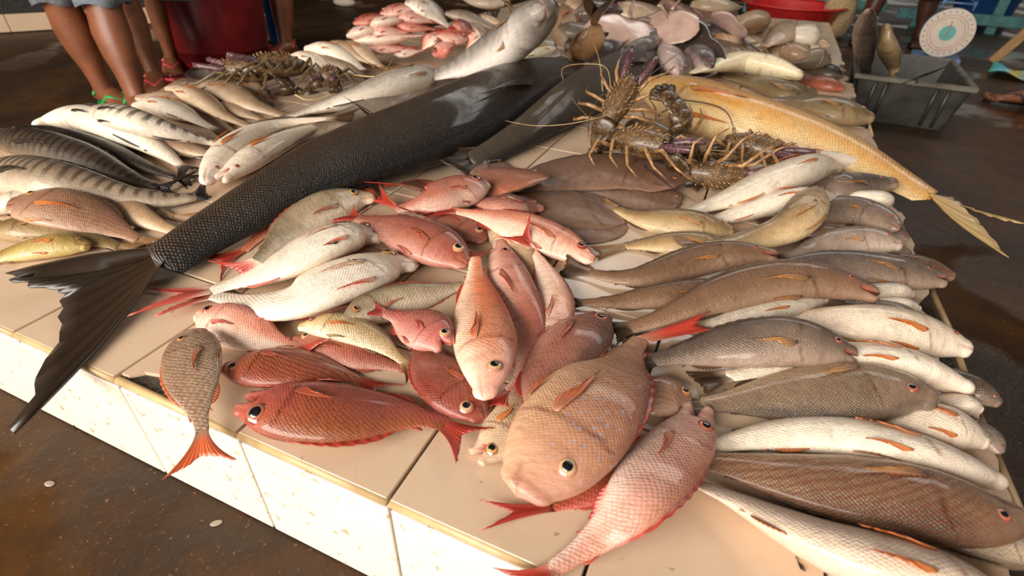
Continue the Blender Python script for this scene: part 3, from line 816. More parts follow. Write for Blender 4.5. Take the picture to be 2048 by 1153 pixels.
# ------------------------------------------------------------------ fish
FISH = [
["giant_fish","huge dark brown and black fish lying across the slab, forked tail over front edge","","cobia","black",[[0.277,1.6593,0.0509],[0.2175,1.3209,0.0579],[0.1974,0.9793,0.0668],[0.1709,0.7774,0.0694],[0.1224,0.6215,0.0651],[0.0875,0.5048,0.0563],[0.074,0.3909,0.0452],[0.0632,0.2783,0.0337],[0.0678,0.1868,0.0281]],0.1994,60,60,{"fins":"cobia","tail":{"len":0.3,"spread":0.36,"fork":0.72,"taper":0.5},"tv":[-0.1676,-0.1041,-0.0221],"tips":[[-0.1065,0.0573,0.03],[0.203,-0.1228,0.01],[0.0026,0.0676,0.02]]}],
["large_fish","second large dark grey fish, right of the huge black one, behind lobsters","","cobia","dkgrey",[[0.5019,2.186,0.0407],[0.4518,1.9206,0.0464],[0.4132,1.6403,0.0535],[0.3895,1.4335,0.0556],[0.3711,1.2356,0.0521],[0.3555,1.0978,0.0451],[0.3392,0.9833,0.0362],[0.3161,0.8755,0.027],[0.2983,0.7869,0.0225]],0.1596,60,60,{"fins":"cobia","tail":{"len":0.1,"spread":0.2,"fork":0.6}}],
["large_fish","long grey brown fish pressed against the back of the huge black fish","","cobia","greybrown",[[-0.0911,1.477,0.0234],[-0.0939,1.3283,0.0265],[-0.0958,1.1778,0.0302],[-0.1037,1.0706,0.0308],[-0.1208,0.9712,0.028],[-0.1386,0.8961,0.0233],[-0.1572,0.8281,0.0177],[-0.1698,0.7486,0.0121],[-0.1685,0.6742,0.0094]],0.078,20,75,{"fins":"none"}],
["large_fish","silvery grey long fish behind the huge black fish, pale belly upward","","croaker","silverpale",[[-0.1498,1.4066,0.0337],[-0.1526,1.2968,0.0403],[-0.1507,1.177,0.0488],[-0.1571,1.0937,0.0503],[-0.1812,1.028,0.0442],[-0.2165,0.9904,0.0351],[-0.2547,0.9573,0.0258],[-0.2885,0.9102,0.0177],[-0.3069,0.8599,0.0142]],0.1647,110,95,{"fins":"few"}],
["golden_fish","large golden yellow fish with long forked tail hanging past the right edge","","cobia","yellow",[[0.5208,1.5687,0.0444],[0.6446,1.4567,0.0503],[0.7657,1.3335,0.0576],[0.857,1.2792,0.0591],[0.9533,1.2517,0.0543],[1.0321,1.2265,0.0459],[1.1035,1.1866,0.0358],[1.1742,1.1259,0.0253],[1.2258,1.0624,0.0201]],0.1868,-75,-75,{"fins":"yellow","tail":{"len":0.3,"spread":0.2,"fork":0.8,"taper":0.6},"tv":[0.1041,-0.17,-0.0141],"tips":[[1.4035,1.0262,-0.0],[1.3225,0.846,0.0],[1.2668,1.0408,0.02]]}],
["fish","pale fish showing a white strip behind the brown-pink bream at left edge","","croaker","paleb",[[-0.3822,0.1745,0.0132],[-0.3763,0.1923,0.0154],[-0.3679,0.2126,0.0183],[-0.3603,0.2304,0.0191],[-0.3535,0.2517,0.0173],[-0.3474,0.2703,0.0143],[-0.3365,0.2866,0.0107],[-0.3143,0.2998,0.0074],[-0.2902,0.3091,0.006]],0.0689,-110,-95,{"fins":"none"}],
["fish","thick grey barred fish entering from left edge above the open-mouthed fish","","mack","barred",[[-0.592,0.2521,0.0202],[-0.5219,0.2669,0.0264],[-0.4175,0.2707,0.0393],[-0.3261,0.2684,0.0473],[-0.2719,0.2852,0.0369],[-0.2189,0.2972,0.0299],[-0.174,0.3155,0.0231],[-0.1373,0.3499,0.0164],[-0.1102,0.3871,0.0131]],0.0926,-60,-60,{"fins":"few","tv":[-0.0016,0.0585,-0.0071]}],
["fish","black slender fish tucked behind the barred black one at left","","mack","blackfish",[[-0.8228,0.4368,0.0141],[-0.7514,0.4452,0.0171],[-0.6657,0.451,0.0215],[-0.5896,0.4521,0.0235],[-0.5082,0.4528,0.0226],[-0.4401,0.452,0.0195],[-0.3723,0.4482,0.015],[-0.2991,0.4455,0.0104],[-0.2345,0.4417,0.0081]],0.0609,-30,-75,{"fins":"few","tv":[0.0933,0.0053,-0.0021]}],
["fish","brown slender fish lying between the white-bellied and the striped barracuda","","mack","brownpale",[[-0.5989,0.5818,0.0126],[-0.5379,0.5704,0.0154],[-0.4677,0.5557,0.0198],[-0.4137,0.5464,0.0221],[-0.3641,0.5432,0.0218],[-0.33,0.5466,0.0191],[-0.3001,0.5528,0.0151],[-0.2646,0.5586,0.0108],[-0.2299,0.5605,0.0086]],0.061,-60,-60,{"fins":"few"}],
["fish","black barred slender fish at the left edge of the slab","","mack","blackbar",[[-0.812,0.3907,0.0175],[-0.7348,0.3963,0.0212],[-0.641,0.3977,0.0267],[-0.5618,0.3969,0.0293],[-0.4807,0.397,0.0284],[-0.416,0.3975,0.0245],[-0.3499,0.3934,0.019],[-0.2772,0.3891,0.0132],[-0.2171,0.3885,0.0104]],0.0785,-40,-75,{"fins":"few","tv":[0.05,0.0231,-0.0044]}],
["fish","white-bellied barracuda with two dark fins, head arching toward left floor","","mack","whitebelly",[[-0.7654,0.4785,0.0211],[-0.7549,0.5164,0.0257],[-0.7069,0.5414,0.0331],[-0.6325,0.5417,0.0392],[-0.5297,0.525,0.0449],[-0.4539,0.5137,0.0441],[-0.3996,0.5112,0.0343],[-0.3379,0.504,0.0206],[-0.2685,0.484,0.0143]],0.0981,-135,-95,{"fins":"dark"}],
["fish","pale barracuda with dark bars along its back behind the white-bellied one","","mack","barpale",[[-0.6073,0.5338,0.0687],[-0.5207,0.5169,0.0785],[-0.4378,0.5036,0.0854],[-0.3962,0.5078,0.0809],[-0.3657,0.5229,0.0699],[-0.3419,0.5384,0.059],[-0.3245,0.5592,0.0456],[-0.3097,0.5883,0.0283],[-0.2815,0.6039,0.0186]],0.0673,-70,-70,{"fins":"dark"}],
["fish","olive brown fish at left edge between pink bream and yellow fish","","croaker","olive",[[-0.3043,0.1332,0.0119],[-0.2836,0.1468,0.014],[-0.2567,0.161,0.0168],[-0.231,0.1715,0.0176],[-0.2021,0.1827,0.0162],[-0.1754,0.1906,0.0135],[-0.1468,0.1967,0.0102],[-0.1125,0.2026,0.0072],[-0.0799,0.206,0.0059]],0.065,-80,-80,{"fins":"few"}],
["fish","yellow fish at left edge with its eye facing the huge tail","","croaker","olivey",[[-0.1042,0.179,0.0128],[-0.123,0.1696,0.0149],[-0.1435,0.1579,0.0164],[-0.159,0.1455,0.0156],[-0.1752,0.1304,0.0134],[-0.1892,0.1172,0.0109],[-0.2019,0.1036,0.0083],[-0.2122,0.0866,0.0058],[-0.2172,0.0707,0.0047]],0.0528,80,80,{"fins":"few"}],
["fish","tan fish with orange fin stripe behind the open-mouthed fish at left","","croaker","tanpale",[[-0.3938,0.2797,0.0226],[-0.3929,0.3074,0.0189],[-0.3682,0.3262,0.0153],[-0.326,0.3293,0.0138],[-0.2731,0.3279,0.0118],[-0.2294,0.3269,0.0093],[-0.1877,0.3268,0.0067],[-0.1384,0.3247,0.0047],[-0.0938,0.3209,0.004]],0.0461,-70,-70,{"fins":"few","tv":[0.0535,0.0094,0.002]}],
["fish","small tan fish at left with its mouth wide open","","croaker","tanpale",[[-0.3326,0.3031,0.0217],[-0.2929,0.3012,0.0224],[-0.2525,0.3001,0.0207],[-0.2177,0.2966,0.017],[-0.1771,0.2913,0.0131],[-0.1424,0.2879,0.011],[-0.1087,0.2853,0.0095],[-0.0723,0.2836,0.0077],[-0.0407,0.2821,0.0067]],0.0652,-70,-70,{"mouth":0.8,"fins":"few"}],
["fish","pinkish brown bream lying at left, snout toward left frame edge","","bream","pinkbrown",[[-0.3046,0.1788,0.0397],[-0.2875,0.1956,0.0425],[-0.2517,0.2059,0.0452],[-0.2178,0.2111,0.0441],[-0.1878,0.22,0.0382],[-0.1629,0.2267,0.0303],[-0.1379,0.232,0.021],[-0.1055,0.2359,0.0116],[-0.0692,0.2347,0.0074]],0.0967,-80,-80,{"fins":"few"}],
["fish","brown fish nearly hidden under the brown and tan fish by the metal bowl","","croaker","tan",[[-0.5616,0.8408,0.0099],[-0.5337,0.8346,0.0116],[-0.5016,0.8269,0.0139],[-0.4772,0.8228,0.0146],[-0.4543,0.8216,0.0134],[-0.4372,0.8227,0.0111],[-0.4209,0.8244,0.0084],[-0.4008,0.825,0.0059],[-0.3808,0.8232,0.0048]],0.0538,-80,-80,{"fins":"none"}],
["fish","small tan fish head poking out beside the pink sandal","","croaker","tan",[[-0.8618,1.0173,0.0075],[-0.8473,0.9796,0.0101],[-0.8375,0.9464,0.0113],[-0.8377,0.9231,0.0096],[-0.841,0.9003,0.0064],[-0.8394,0.8747,0.0045]],0.0356,60,60,{"fins":"none"}],
["fish","small tan fish just below the rim of the metal bowl","","croaker","tan",[[-0.6962,1.0092,0.0128],[-0.676,1.0133,0.0151],[-0.6523,1.0176,0.0183],[-0.6292,1.0182,0.0195],[-0.5966,1.01,0.0183],[-0.5662,0.9979,0.0156],[-0.5358,0.9841,0.0123],[-0.4998,0.9664,0.0092],[-0.4665,0.9495,0.0078]],0.0611,-60,-60,{"fins":"few"}],
["fish","plump brown fish in front of the metal bowl","","croaker","brownpale",[[-0.774,0.9357,0.0174],[-0.7205,0.933,0.0206],[-0.6555,0.9254,0.0253],[-0.5901,0.9084,0.029],[-0.5078,0.8769,0.0327],[-0.4498,0.8583,0.0312],[-0.4145,0.8595,0.0234],[-0.3803,0.868,0.0141],[-0.34,0.866,0.0104]],0.0895,-70,-70,{"fins":"few"}],
["fish","pale tan fish third from the striped barracuda, back left cluster","","croaker","tanpale",[[-0.7996,0.8823,0.0169],[-0.7368,0.867,0.02],[-0.6615,0.8452,0.025],[-0.5899,0.8175,0.029],[-0.5109,0.7815,0.0304],[-0.4625,0.7643,0.0255],[-0.4312,0.763,0.0173],[-0.3957,0.7641,0.0104],[-0.3566,0.7583,0.0078]],0.088,-110,-95,{"fins":"few"}],
["fish","brown fish directly behind the white one with orange fin, back left cluster","","croaker","brownpale",[[-0.8139,0.7803,0.0124],[-0.7765,0.7927,0.0145],[-0.7307,0.8044,0.0175],[-0.6787,0.8033,0.0186],[-0.6084,0.7883,0.0171],[-0.5479,0.7721,0.0139],[-0.4896,0.7558,0.0104],[-0.4192,0.7311,0.0078],[-0.3569,0.7073,0.0069]],0.0588,-60,-60,{"fins":"few"}],
["fish","white small fish with an orange fin beside the striped barracuda","","croaker","whitep",[[-0.7144,0.7036,0.0186],[-0.6909,0.7157,0.0217],[-0.6563,0.7239,0.0261],[-0.6135,0.7203,0.029],[-0.5506,0.7036,0.0339],[-0.4855,0.6798,0.0409],[-0.4331,0.6626,0.0433],[-0.3976,0.6592,0.0376],[-0.3728,0.6606,0.0307]],0.0911,-120,-95,{"fins":"few"}],
["fish","white fish with orange fins, head resting toward the dark tails, left of its twin","","croaker","whitep",[[-0.1158,0.4199,0.0263],[-0.1547,0.4771,0.0287],[-0.1914,0.5448,0.0319],[-0.2181,0.6071,0.0328],[-0.2426,0.6813,0.0312],[-0.2488,0.7394,0.0286],[-0.2339,0.782,0.0277],[-0.1957,0.8119,0.0323],[-0.1544,0.8299,0.0373]],0.0738,110,100,{"fins":"orange"}],
["fish","white fish with orange fins resting on the huge black fish","","croaker","whitep",[[-0.1044,0.4456,0.025],[-0.1146,0.4864,0.0272],[-0.1247,0.5349,0.0301],[-0.135,0.5814,0.0308],[-0.1487,0.6403,0.0291],[-0.1606,0.6958,0.0261],[-0.17,0.7529,0.0226],[-0.1729,0.8152,0.0193],[-0.1703,0.868,0.0178]],0.0703,100,90,{"mouth":0.5,"fins":"orange"}],
["fish","tan fish at the back of the tan cluster below the red pile","","croaker","tan",[[-0.6185,1.3958,0.08],[-0.5975,1.4011,0.0781],[-0.5739,1.4075,0.0761],[-0.5516,1.4103,0.0734],[-0.5236,1.4082,0.0686],[-0.4979,1.403,0.0633],[-0.4721,1.3964,0.0575],[-0.4431,1.3887,0.0507],[-0.4183,1.3829,0.045]],0.078,-80,-80,{"fins":"none"}],
["fish","pale tan fish at the right of the tan cluster below the red pile","","croaker","tanpale",[[-0.5832,1.4363,0.084],[-0.5582,1.4328,0.0796],[-0.5301,1.4293,0.0746],[-0.5056,1.4254,0.07],[-0.477,1.4188,0.064],[-0.4517,1.4111,0.058],[-0.4266,1.4025,0.0517],[-0.3984,1.3927,0.0443],[-0.3743,1.3848,0.038]],0.0736,-80,-80,{"fins":"few"}],
["fish","white tan fish in the middle of the tan cluster below the red pile","","croaker","whitep",[[-0.6572,1.3333,0.071],[-0.6325,1.3421,0.0693],[-0.6051,1.3533,0.0678],[-0.58,1.3613,0.0658],[-0.5481,1.3649,0.0616],[-0.5172,1.3615,0.0557],[-0.4853,1.3542,0.0485],[-0.4492,1.3445,0.0395],[-0.4185,1.3374,0.032]],0.1079,-110,-95,{"fins":"few"}],
["fish","grey brown fish in front of the tan cluster below the red pile","","croaker","greybrown",[[-0.6038,1.3199,0.059],[-0.5797,1.3206,0.0552],[-0.5526,1.3219,0.051],[-0.5289,1.3227,0.0472],[-0.5015,1.3225,0.0424],[-0.477,1.3207,0.0375],[-0.4522,1.3174,0.0321],[-0.4239,1.313,0.0256],[-0.3996,1.3095,0.02]],0.0627,-60,-60,{"fins":"few"}],
["fish","white fish at left of the tan cluster with an orange patch near the head","","croaker","whitep",[[-0.6692,1.257,0.053],[-0.6498,1.2657,0.0521],[-0.628,1.2762,0.0512],[-0.6073,1.2832,0.0496],[-0.5807,1.286,0.0458],[-0.5556,1.2843,0.0409],[-0.5299,1.2809,0.0353],[-0.5008,1.2764,0.0286],[-0.4759,1.2734,0.023]],0.0946,-110,-95,{"fins":"few"}],
["fish","dark red snapper at the far left of the back heap","red snappers heaped at the back left","snapper","redpile2",[[-0.5981,1.5429,0.134],[-0.5848,1.5542,0.1381],[-0.5697,1.5673,0.1428],[-0.5564,1.5787,0.1466],[-0.5409,1.5917,0.1504],[-0.5272,1.6031,0.1532],[-0.5134,1.6144,0.1557],[-0.4976,1.6274,0.1586],[-0.4838,1.6389,0.1612]],0.0836,-80,-80,{"fins":"few"}],
["fish","red snapper at the upper left of the back heap","red snappers heaped at the back left","snapper","redpile",[[-0.522,1.613,0.1644],[-0.5068,1.6262,0.1683],[-0.4895,1.6415,0.1729],[-0.4743,1.6549,0.1767],[-0.4567,1.6703,0.1805],[-0.4411,1.6836,0.1832],[-0.4253,1.6969,0.1855],[-0.4072,1.7121,0.1878],[-0.3913,1.7256,0.19]],0.0913,-80,-80,{"fins":"few"}],
["fish","red snapper lying just under the grey one topping the back heap","red snappers heaped at the back left","snapper","redpile",[[-0.4769,1.6458,0.1644],[-0.461,1.6562,0.1626],[-0.4427,1.6682,0.1606],[-0.4266,1.6785,0.1585],[-0.408,1.6896,0.1551],[-0.3916,1.6986,0.1513],[-0.3751,1.7073,0.1469],[-0.356,1.7169,0.1416],[-0.3392,1.7254,0.1372]],0.1106,-80,-80,{"fins":"few"}],
["fish","red snapper with white belly second row of the back heap","red snappers heaped at the back left","snapper","redpale",[[-0.5582,1.5679,0.1292],[-0.542,1.5806,0.1318],[-0.5235,1.5953,0.1349],[-0.5073,1.6081,0.1375],[-0.4886,1.6229,0.1402],[-0.4722,1.6358,0.1424],[-0.4556,1.6486,0.1444],[-0.4367,1.6634,0.1465],[-0.42,1.6765,0.1484]],0.1121,-100,-100,{"fins":"few"}],
["fish","pink snapper with white face at the left tip of the back heap","red snappers heaped at the back left","snapper","redpale",[[-0.6112,1.5116,0.0924],[-0.5973,1.523,0.0964],[-0.5815,1.5362,0.101],[-0.5675,1.5477,0.1047],[-0.5511,1.5606,0.1078],[-0.5364,1.5715,0.1096],[-0.5215,1.5823,0.1108],[-0.5044,1.5946,0.112],[-0.4895,1.6055,0.1132]],0.1202,-100,-100,{"fins":"few"}],
["fish","brownish red snapper in the core of the back heap","red snappers heaped at the back left","snapper","redpile2",[[-0.4673,1.6328,0.1324],[-0.4523,1.6422,0.1309],[-0.4351,1.653,0.1291],[-0.4199,1.6624,0.1275],[-0.4025,1.673,0.1254],[-0.3871,1.6821,0.1234],[-0.3717,1.6911,0.1212],[-0.3539,1.7014,0.1186],[-0.3383,1.7104,0.1164]],0.0951,-80,-80,{"fins":"few"}],
["fish","pink red snapper with visible eye in the left of the back heap","red snappers heaped at the back left","snapper","redpile",[[-0.552,1.5668,0.1196],[-0.5267,1.5825,0.117],[-0.5012,1.5982,0.1144],[-0.4777,1.6127,0.112],[-0.4518,1.6285,0.1094],[-0.4258,1.6442,0.1068]],0.1227,-80,-80,{"fins":"few"}],
["fish","dark red snapper at the right shoulder of the back heap","red snappers heaped at the back left","snapper","redpile2",[[-0.2902,1.7558,0.1324],[-0.2737,1.7653,0.1299],[-0.257,1.7738,0.1262],[-0.2418,1.7791,0.12],[-0.2253,1.7834,0.1118],[-0.2088,1.7875,0.1036]],0.0895,-80,-80,{"fins":"few"}],
["fish","red snapper on the slab at the bottom of the back heap","red snappers heaped at the back left","snapper","redpile",[[-0.551,1.5307,0.0588],[-0.5335,1.5416,0.0584],[-0.5135,1.5541,0.0579],[-0.4958,1.5651,0.0574],[-0.4757,1.5777,0.057],[-0.458,1.5888,0.0567],[-0.4402,1.5999,0.0563],[-0.4198,1.6127,0.0559],[-0.4019,1.6239,0.0556]],0.0997,-80,-80,{"fins":"few"}],
["fish","white-bellied red snapper lying along the front of the back heap","red snappers heaped at the back left","snapper","redpale",[[-0.5892,1.514,0.0716],[-0.5632,1.5319,0.0734],[-0.5334,1.5525,0.0755],[-0.5074,1.5709,0.0778],[-0.478,1.5926,0.0815],[-0.4523,1.6119,0.0853],[-0.4266,1.6315,0.0891],[-0.3972,1.654,0.0934],[-0.3713,1.6739,0.0972]],0.1216,-110,-95,{"fins":"few"}],
["fish","small red snapper at the lowest front of the back heap","red snappers heaped at the back left","snapper","redpale",[[-0.4565,1.5769,0.038],[-0.4375,1.5902,0.0399],[-0.4184,1.6035,0.0418],[-0.4011,1.616,0.0439],[-0.3822,1.6298,0.0465],[-0.3633,1.6438,0.0492]],0.0778,-80,-80,{"fins":"few"}],
["fish","pink snapper leaning on the front right of the back heap","red snappers heaped at the back left","snapper","redpale",[[-0.3207,1.6561,0.03],[-0.309,1.6718,0.0409],[-0.2972,1.6876,0.0516],[-0.2854,1.7021,0.0605],[-0.2718,1.7178,0.0693],[-0.2581,1.7337,0.078]],0.144,80,80,{"fins":"few"}],
["fish","pale pink snapper pointing up in the front of the back heap","red snappers heaped at the back left","snapper","redpale",[[-0.3444,1.6966,0.1036],[-0.3466,1.6868,0.0924],[-0.3491,1.6769,0.0814],[-0.3527,1.6675,0.0719],[-0.3576,1.657,0.0621],[-0.3626,1.6466,0.0524]],0.0726,80,80,{"fins":"few"}],
["fish","pink snapper curled round the right end of the back heap","red snappers heaped at the back left","snapper","redpale",[[-0.2128,1.7957,0.1164],[-0.2075,1.7842,0.0987],[-0.204,1.7717,0.0812],[-0.207,1.7576,0.0668],[-0.2143,1.7416,0.0531],[-0.2219,1.7256,0.0396]],0.0592,80,80,{"fins":"few"}],
["fish","red snapper facing right with open eye on the back heap","red snappers heaped at the back left","snapper","redpile",[[-0.2274,1.759,0.0844],[-0.2529,1.7455,0.0884],[-0.2783,1.732,0.0925],[-0.3015,1.72,0.0967],[-0.3267,1.7071,0.1017],[-0.3516,1.6942,0.1068]],0.0996,70,70,{"fins":"few"}],
["fish","grey white snapper on top of the back red heap","red snappers heaped at the back left","snapper","greywhite",[[-0.4538,1.6847,0.2012],[-0.4355,1.6966,0.1974],[-0.4145,1.7103,0.1935],[-0.3958,1.7212,0.1886],[-0.3748,1.7303,0.1789],[-0.3572,1.7349,0.1673],[-0.34,1.7377,0.1543],[-0.3204,1.7399,0.139],[-0.3028,1.7421,0.126]],0.114,-70,-70,{"fins":"few"}],
["fish","slender grey fish right of the back red heap, longest of three","","croaker","greybrown",[[-0.5804,2.2057,0.0984],[-0.5513,2.216,0.0947],[-0.5182,2.2283,0.0908],[-0.4885,2.2372,0.0865],[-0.4531,2.2427,0.0796],[-0.4211,2.2435,0.0718],[-0.389,2.2422,0.0631],[-0.3524,2.2402,0.0528],[-0.3208,2.2394,0.044]],0.0768,-70,-70,{"fins":"none"}],
["fish","slender tan fish right of the back red heap, nearest of three","","croaker","tan",[[-0.4626,2.1831,0.06],[-0.4374,2.1882,0.0552],[-0.4119,2.1922,0.0499],[-0.3876,2.1904,0.0425],[-0.3609,2.1835,0.0322],[-0.3346,2.1764,0.0216]],0.062,-70,-70,{"fins":"none"}],
["fish","slender tan fish right of the back red heap, farthest of three","","croaker","tanpale",[[-0.4368,2.2623,0.0824],[-0.4138,2.2722,0.0802],[-0.3904,2.2812,0.0775],[-0.3676,2.285,0.0732],[-0.3417,2.285,0.0667],[-0.3159,2.2845,0.06]],0.0582,-70,-70,{"fins":"none"}],
["large_fish","big silver grey fish with raised head behind the huge black fish","","croaker","silver",[[0.2815,1.2324,0.2876],[0.2355,1.2876,0.2475],[0.1868,1.3155,0.2077],[0.1452,1.322,0.1777],[0.0977,1.3175,0.1479],[0.056,1.3073,0.1248],[0.014,1.293,0.1043],[-0.0344,1.2726,0.0851],[-0.077,1.2531,0.07]],0.1927,65,65,{"fins":"few"}],
["fish","pale green-white fish with open red mouth beside the raised silver head","","croaker","paley",[[0.16,1.7719,0.072],[0.1426,1.7588,0.0715],[0.1229,1.744,0.0709],[0.106,1.7306,0.0703],[0.0872,1.7142,0.0692],[0.0712,1.6992,0.068],[0.0555,1.6841,0.0668],[0.0376,1.6668,0.0653],[0.022,1.652,0.064]],0.0893,120,95,{"mouth":0.7,"fins":"few"}],
["fish","orange brown bream standing between the silver head and the raised tail","","bream","orangebrown",[[-0.0194,2.3052,0.1604],[0.0048,2.2122,0.1526],[0.0288,2.1171,0.1437],[0.0497,2.041,0.1357],[0.0752,1.9618,0.1262],[0.098,1.8997,0.1178],[0.1201,1.8436,0.1095],[0.1437,1.785,0.0999],[0.1626,1.7373,0.0916]],0.1596,80,80,{"fins":"few"}],
["fish","grey fish at the top edge behind the silver head","","croaker","greybrown",[[-0.2552,2.1732,0.1636],[-0.2776,2.1647,0.1642],[-0.3028,2.1536,0.1647],[-0.3253,2.1451,0.1653],[-0.353,2.1397,0.1664],[-0.3805,2.1418,0.1679],[-0.4112,2.1502,0.1699],[-0.4486,2.1641,0.1726],[-0.4817,2.1759,0.1748]],0.0788,80,80,{"fins":"none"}],
["fish","pale round fish at the top edge left of the raised tail","","snapper","tanpale",[[0.084,2.2055,0.1476],[0.0663,2.2404,0.1513],[0.0452,2.2819,0.1555],[0.0259,2.3219,0.1592],[0.003,2.3743,0.1638],[-0.0176,2.4263,0.1679],[-0.039,2.4829,0.1721],[-0.065,2.5527,0.177],[-0.0894,2.6179,0.1812]],0.0837,80,80,{"fins":"none"}],
["fish","blackish purple fish head in front of the pink ray wings","","croaker","dkpurple",[[0.2882,1.6206,0.0596],[0.2914,1.6545,0.0654],[0.2947,1.6952,0.0721],[0.2985,1.7313,0.0776],[0.3052,1.7709,0.0832],[0.313,1.804,0.0874],[0.3217,1.8366,0.0913],[0.3321,1.8746,0.0957],[0.3409,1.9097,0.0996]],0.1748,60,60,{"fins":"none"}],
["fish","small silver fish between the purple head and dark ray","","croaker","silver",[[0.3965,1.8099,0.0804],[0.4034,1.8373,0.0839],[0.4112,1.8697,0.0879],[0.4182,1.8988,0.0914],[0.4267,1.9324,0.0953],[0.4347,1.9615,0.0985],[0.4433,1.9903,0.1014],[0.4536,2.0234,0.1047],[0.4627,2.0534,0.1076]],0.1284,60,60,{"fins":"none"}],
["fish","dark fish with pinkish white belly left of the cream fish","","croaker","dkgreyp",[[0.5953,1.7541,0.05],[0.5847,1.7855,0.057],[0.5724,1.8237,0.065],[0.5603,1.8577,0.0719],[0.5441,1.8946,0.0793],[0.5283,1.9245,0.0852],[0.5115,1.9537,0.0908],[0.4915,1.9881,0.0972],[0.4735,2.0208,0.1028]],0.1297,120,95,{"fins":"none"}],
["fish","dark brown-grey fish right of the pink-bellied one at back","","croaker","dkgreyp",[[0.6845,1.8604,0.0596],[0.6707,1.884,0.0651],[0.6546,1.9127,0.0714],[0.6399,1.9382,0.0768],[0.6223,1.9669,0.0828],[0.6063,1.9914,0.0877],[0.5897,2.0161,0.0925],[0.5702,2.0452,0.098],[0.5527,2.0723,0.1028]],0.0974,60,60,{"fins":"none"}],
["fish","bright red orange fish among the dark ones at the back","","croaker","redorange",[[0.645,2.2923,0.1204],[0.6364,2.3284,0.1245],[0.6261,2.3717,0.1292],[0.6169,2.4118,0.1333],[0.6062,2.4607,0.1381],[0.5967,2.5069,0.1423],[0.5871,2.5561,0.1465],[0.5757,2.6162,0.1514],[0.5651,2.672,0.1556]],0.0559,80,80,{"fins":"none"}],
["fish","black fish leaning beside the red orange one at the back","","croaker","dkpurple",[[0.673,2.3274,0.122],[0.6697,2.3832,0.1275],[0.6655,2.4516,0.1338],[0.6628,2.5153,0.1392],[0.6623,2.5904,0.145],[0.6642,2.657,0.1497],[0.6671,2.7254,0.1541],[0.6709,2.8081,0.1591],[0.6739,2.8868,0.1636]],0.0718,80,80,{"fins":"few"}],
["fish","pale fish at the top edge behind the pink ray wings","","croaker","paleb",[[0.3465,2.5576,0.1588],[0.3631,2.5718,0.1589],[0.3821,2.5888,0.1591],[0.3994,2.6003,0.159],[0.4204,2.6063,0.1584],[0.4396,2.6065,0.1574],[0.459,2.6044,0.1564],[0.4811,2.6012,0.1551],[0.5003,2.5994,0.154]],0.0829,-80,-80,{"fins":"none"}],
["fish","beige fish at left of the rounded beige heap by the red tub","","croaker","tanpale",[[0.785,2.6528,0.0971],[0.771,2.6065,0.0934],[0.7553,2.5562,0.0892],[0.7424,2.5119,0.0852],[0.7291,2.4594,0.0802],[0.7188,2.4125,0.0753],[0.7093,2.3664,0.0702],[0.6988,2.3155,0.0644],[0.6897,2.2734,0.0593]],0.1407,80,80,{"fins":"none"}],
["fish","beige fish standing in the middle of the beige heap by the red tub","","croaker","tanpale",[[0.8595,2.6856,0.0953],[0.8642,2.629,0.0891],[0.8695,2.5684,0.082],[0.874,2.5186,0.0759],[0.8789,2.4649,0.0688],[0.8828,2.4204,0.0626],[0.8866,2.3781,0.0564],[0.8908,2.3322,0.0493],[0.8944,2.2941,0.0431]],0.1025,80,80,{"fins":"none"}],
["fish","pale beige fish leaning in front of the beige heap by the red tub","","croaker","paleb",[[0.7666,2.4904,0.0809],[0.7773,2.4655,0.0771],[0.7893,2.4382,0.0728],[0.7996,2.4149,0.069],[0.811,2.3891,0.0646],[0.8208,2.367,0.0607],[0.8305,2.3455,0.0568],[0.8413,2.3218,0.0524],[0.8506,2.3017,0.0485]],0.0844,-80,-80,{"fins":"none"}],
["fish","tan fish with shiny eye in the beige heap by the red tub","","croaker","tan",[[0.8187,2.6402,0.0935],[0.8188,2.6017,0.0895],[0.8187,2.5595,0.0848],[0.8188,2.524,0.0808],[0.8189,2.4851,0.0762],[0.8192,2.4523,0.0721],[0.8194,2.4206,0.068],[0.8198,2.3858,0.0634],[0.8201,2.3564,0.0593]],0.0957,80,80,{"fins":"none"}],
["fish","grey beige plump fish in the right of the beige heap by the red tub","","croaker","greypale",[[0.9299,2.7155,0.0935],[0.9394,2.656,0.0866],[0.9499,2.5925,0.0787],[0.9592,2.5413,0.0719],[0.9702,2.4885,0.0642],[0.9803,2.4468,0.0577],[0.9906,2.4084,0.0513],[1.0022,2.3674,0.0441],[1.0122,2.3331,0.0377]],0.1426,-80,-80,{"fins":"none"}],
["fish","small pale fish at right end of the beige heap by the red tub","","croaker","paleb",[[1.0641,2.4232,0.0467],[1.0551,2.4332,0.049],[1.0447,2.4443,0.0516],[1.0356,2.4549,0.0539],[1.0256,2.4699,0.0569],[1.0174,2.4872,0.06],[1.0098,2.5079,0.0634],[1.0013,2.5338,0.0675],[0.9937,2.5568,0.071]],0.0858,80,80,{"fins":"none"}],
["fish","slim beige fish behind the right end of the beige heap","","croaker","tanpale",[[1.103,2.5775,0.0647],[1.0798,2.5771,0.0666],[1.0565,2.5775,0.0685],[1.0354,2.5845,0.0711],[1.0128,2.6019,0.075],[0.99,2.6223,0.0791]],0.079,80,80,{"fins":"none"}],
["fish","tan fish under the left of the beige heap by the red tub","","croaker","tan",[[0.6831,2.2323,0.0539],[0.706,2.2455,0.0537],[0.7288,2.2596,0.0537],[0.7492,2.2771,0.0544],[0.7709,2.3011,0.0559],[0.7927,2.3263,0.0575]],0.1019,-80,-80,{"fins":"none"}],
